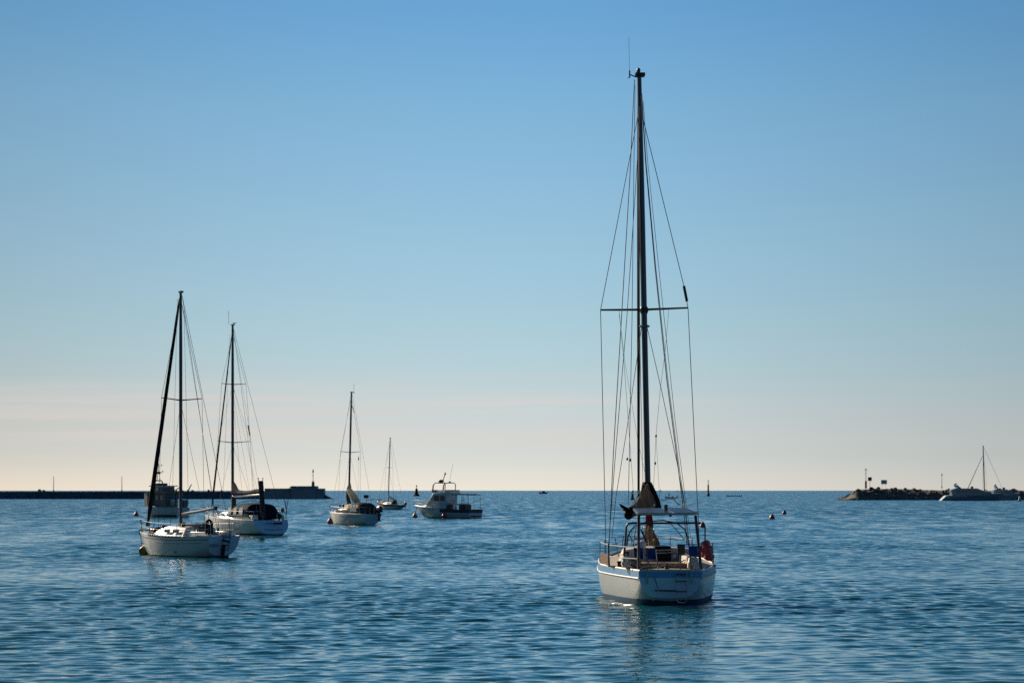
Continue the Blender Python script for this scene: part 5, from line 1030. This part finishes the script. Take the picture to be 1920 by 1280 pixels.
# ------------------------------------------------------------------ rocky mole on the right
def right_mole():
    rng = random.Random(8); Y = 793.0; k = Y / F
    def crest(px): return cata([1574, 1585, 1597, 1612, 1640, 1668, 1710, 1760, 1840, 1960, 2100], [936, 932.5, 926, 914, 911.8, 911.4, 912.2, 914, 914.5, 914.5, 915], px)
    rings = []; n = 130
    for i in range(n + 1):
        px = 1574 + (2100 - 1574) * i / n; x = (px - 960) * k; z = H - (crest(px) - HOR) * k - .8; q = min(1, max(.1, z / 3.4)); j = lambda a: rng.uniform(-a, a)
        rings.append([(x, Y - 1 + 8 * (1 - q), -1.2), (x, Y + 1.5 + j(.4), z * .35 + j(.2)), (x, Y + 4 + j(.4), z * .75 + j(.2)), (x, Y + 6.5 + j(.3), z + j(.1)), (x, Y + 10, z), (x, Y + 15, -1.2)])
    m_ = MB().loft(rings).build('rocky_mole', M['boulder'], None, ang=20); tag(m_, 'long dark rocky mole running along the horizon to the right edge', 'breakwater')
    protos = []
    for v in range(7):
        bm = bmesh.new(); bmesh.ops.create_icosphere(bm, subdivisions=2, radius=1.0); r2 = random.Random(v * 13 + 2); pl = [(Vector((r2.gauss(0, 1), r2.gauss(0, 1), r2.gauss(0, 1))).normalized(), r2.uniform(.55, .85)) for _ in range(9)]
        for vt in bm.verts:
            for nrm, d in pl:
                e = vt.co.dot(nrm) - d
                if e > 0: vt.co -= nrm * e * .9
            vt.co *= r2.uniform(.97, 1.03)
        me = bpy.data.meshes.new('boulder'); bm.to_mesh(me); bm.free(); me.materials.append(M['boulder']); me.polygons.foreach_set('use_smooth', [True] * len(me.polygons)); me.set_sharp_from_angle(angle=R(24)); protos.append(me)
    cnt = 0
    while cnt < 298:
        px = 1576 + (1925 - 1576) * rng.random() ** 1.45 if cnt > 60 else rng.uniform(1576, 1614); zt = H - (crest(px) - HOR) * k; f = rng.random() ** .7
        z = zt * f - .55; s = rng.uniform(.40, 1.0) * (1.0 if f < .8 else .85); y = Y - .8 + 8 * (1 - min(1, max(.1, zt / 3.9))) + 6.3 * f + rng.uniform(-.5, .5)
        o = bpy.data.objects.new('boulder', protos[cnt % 7]); COL.objects.link(o); o.location = ((px - 960) * k, y, z - .1); o.scale = (s * rng.uniform(.9, 1.5), s * rng.uniform(.8, 1.2), s * rng.uniform(.65, 1.0)); o.rotation_euler = (rng.uniform(-.5, .5), rng.uniform(-.5, .5), rng.uniform(0, 6.28))
        tag(o, 'rough brown boulder heaped on the right rocky mole', 'boulder', 'boulders of the right mole'); cnt += 1
    # red light beacon, two boards, lamp pole
    c = pt(1623.5, 912, Y + 6.5); g = thing('light_beacon', 'red light beacon with a thin crossed mast at the tip of the right mole', 'light beacon', c)
    MB().lathe([(.34, -.6), (.34, 1.7), (.28, 1.9), (.1, 2.0)], (0, 0, 0), 12).build('column', M['beaconred'], g); MB().tube([(0, 0, 1.9), (0, 0, 5.9)], [.10, .07], 7).build('mast', M['plastic'], g)
    for z, w in ((4.35, 1.0), (5.35, 1.3)): MB().box((0, 0, z), (w, .08, .07)).build('cross_bar', M['postgrey'], g)
    MB().lathe([(.08, 5.5), (.18, 5.6), (.18, 5.85), (.03, 6.1)], (0, 0, 0), 10).build('lantern', M['plastic'], g)
    c = pt(1631, 912, Y + 7); g = thing('sign_board', 'square black sign board on a thin post beside the red light beacon', 'sign', c)
    MB().tube([(0, 0, -.5), (0, 0, 2.0)], .07, 6).build('post', M['postgrey'], g); MB().box((0, 0, 2.55), (1.25, .10, 1.2)).build('board', M['plastic'], g)
    c = pt(1657.5, 911.5, Y + 7); g = thing('sign_board', 'wide blue-grey sign board standing low on the right mole', 'sign', c)
    for x in (-.6, .6): MB().tube([(x, .02, -.5), (x, .02, .9)], .05, 6).build('post', M['postgrey'], g)
    MB().box((0, -.02, 1.45), (1.95, .10, 1.35)).build('board', M['yachtblue'], g); MB().box((0, -.08, 1.47), (1.55, .03, .95)).build('panel', M['postgrey'], g)
    for z in (1.25, 1.5, 1.75): MB().box((0, -.10, z), (1.3, .02, .08)).build('faded_line', M['yachtblue'], g)
    c = pt(1766, 914, Y + 6); g = thing('lamp_post', 'single slim lamp post on the right mole left of the moored motor yachts', 'lamp post', c)
    MB().tube([(0, 0, -.5), (0, 0, 4.2)], [.10, .07], 7).build('pole', M['postgrey'], g); MB().lathe([(.06, 4.0), (.20, 4.15), (.18, 4.5), (.04, 4.75)], (0, 0, 0), 9).build('lamp_head', M['plastic'], g); MB().box((0, -.1, .3), (.3, .25, .55)).build('meter_box', M['plastic'], g)
right_mole()

def motor_yacht(px0, px1, py, label, paint, hgt, arch_px, dark=0.0):
    Y = wl(py); k = Y / F; L = (px1 - px0) * k; c = pt((px0 + px1) / 2, py, Y); c.z = 0
    o = thing('motor_yacht', label, 'motor yacht', c, R(90), 'motor yachts moored by the right mole')
    h = Hull(L, [(0, 2.2), (.3, 2.7), (.6, 2.5), (.85, 1.5), (1, .1)], [(0, 1.5), (.12, 1.75), (.5, 2.0), (1, 2.35)], [(0, -.3), (.5, -.5), (1, 0)], [(0, .3), (.5, .35), (.85, .8), (1, 1.1)], stem=2.0, rake=-1.6)
    P = [h.shell('hull', paint, o), h.transom('transom', M['whitep'], o, off=.004), h.deck('deck', M['gelw'], o), h.band('hull_window', M['glass'], o, -.55, -.95, off=.02, t0=.35, t1=.62)]
    w = .9
    ss = MB().loft([[(-2.0, y, z) for y, z in pr] if s < 0 else [(2.0, y, z) for y, z in pr] for s, pr in ((-1, [(L * .10, 1.7), (L * .80, 2.0), (L * .62, hgt * .82), (L * .52, hgt), (L * .16, hgt), (L * .08, hgt * .86)]), (1, [(L * .10, 1.7), (L * .80, 2.0), (L * .62, hgt * .82), (L * .52, hgt), (L * .16, hgt), (L * .08, hgt * .86)]))]).build('superstructure', paint, o, bevel=.08); P.append(ss)
    for s in (-1, 1):
        g = MB().slab([(s * 2.02, L * .16, hgt * .62), (s * 2.02, L * .68, hgt * .60), (s * 2.02, L * .58, hgt * .80), (s * 2.02, L * .18, hgt * .82)], .03).build('side_window', M['glass'], ss)
    a = MB().loft([[(s * 1.7, y, z) for s in (-1, 1) for y, z in (((L * .20, hgt), (L * .26, hgt)) if s < 0 else ((L * .26, hgt), (L * .20, hgt)))], [(s * 1.6, y, z) for s in (-1, 1) for y, z in (((L * .15, hgt + 1.0), (L * .19, hgt + 1.05)) if s < 0 else ((L * .19, hgt + 1.05), (L * .15, hgt + 1.0)))]]).build('radar_arch', paint, o); P.append(a)
    MB().ball((0, L * .17, hgt + 1.3), (.35, .35, .25), 10, 7).build('radar_dome', M['plastic'], a)
    P.append(line('aerial', M['plastic'], o, [(.6, L * .22, hgt), (.6, L * .18, hgt + 1.9)], .05)); P.append(MB().ball((0, L * .45, hgt + .3), (.3, .5, .35), 9, 6).build('searchlight', M['plastic'], o))
    for t_ in (.30, .42, .62, .72): P.append(MB().ball(h.edge(t_, 1 if px0 < 0 else -1, .1, -.1), (.2, .3, .35), 8, 6).build('white_fender', M['whitep'], o))
    r_ = MB()
    for s in (-1, 1): r_.tube([h.edge(q, s, .7, .1) for q in (.5, .65, .8, .92)] + [h.edge(1, 1, .75, .05)], .04, 5)
    P.append(r_.build('bow_rail', M['steel'], o))
    for ch in P: ch.location.y = -L / 2
motor_yacht(1772, 1884, 938.0, 'sleek grey motor yacht with bright raked stern, moored against the right mole', M['yachtblue'], 3.8, 0)
for q in [o for o in bpy.data.objects if o.name == 'motor_yacht']: q.rotation_euler = (0, 0, R(-90))
motor_yacht(1856, 1914, 937.45, 'long pale motor yacht moored at the right edge, behind the white cone buoy', M['yachtgrey'], 3.5, 0)
for q in [o for o in bpy.data.objects if o.name == 'motor_yacht.001']: q.rotation_euler = (0, 0, R(-90))
def right_yacht():
    Y = 775.0; loc = pt(1846, 937, Y); loc.z = 0; rz = R(100)
    t = thing('sailing_boat', 'sailing boat with a tall bare mast, hidden behind the motor yachts at right', 'sailing boat', loc, rz)
    h = Hull(13.5, [(0, 1.2), (.45, 2.0), (.75, 1.4), (1, .06)], [(0, 1.2), (.5, 1.2), (1, 1.6)], [(0, .1), (.3, -.5), (1, 0)], [(0, .5), (.5, .4), (1, 1)], stem=1.0, rake=.3)
    P = [h.shell('hull', M['gelw'], t), h.transom('transom', M['gelw'], t, off=.004), h.deck('deck', M['gelw'], t), cabin(t, 'cabin', M['gelw'], [(4, 1.4, 1.1, 1.2, 1.9), (8, 1.2, .8, 1.3, 1.8), (10, .5, .3, 1.4, 1.5)])]
    n0 = set(bpy.data.objects)
    rig(t, h, 7.2, 1.8, 17.4, .14, [(9.2, 1.3, .1, .1)], (0, 13.2, 3.0), frac=.80, furl=.12, lean=(.35, .35), wr=.022, low=False)
    MB().tube([(0, 7, 2.9), (0, 2.5, 3.1)], .12, 8).build('boom', M['creamcloth'], t); pulpit(t, h, .86, .6, .2, .03)
    for ch in [q for q in bpy.data.objects if q.parent == t]: ch.location.y = -7.2
right_yacht()
def white_cone():
    Y = wl(939.2); c = pt(1911.5, 939.2, Y); c.z = 0
    o = thing('marker_buoy', 'small pointed white buoy at the right edge in front of the pale motor yacht', 'buoy', c)
    MB().lathe([(.30, -.2), (.52, -.05), (.55, .18), (.42, .30)], (0, 0, 0), 14).build('lower_float', M['plastic'], o); MB().lathe([(.42, .30), (.26, .85), (.10, 1.35), (.02, 1.5)], (0, 0, 0), 14).build('cone_top', M['whitep'], o)
white_cone()
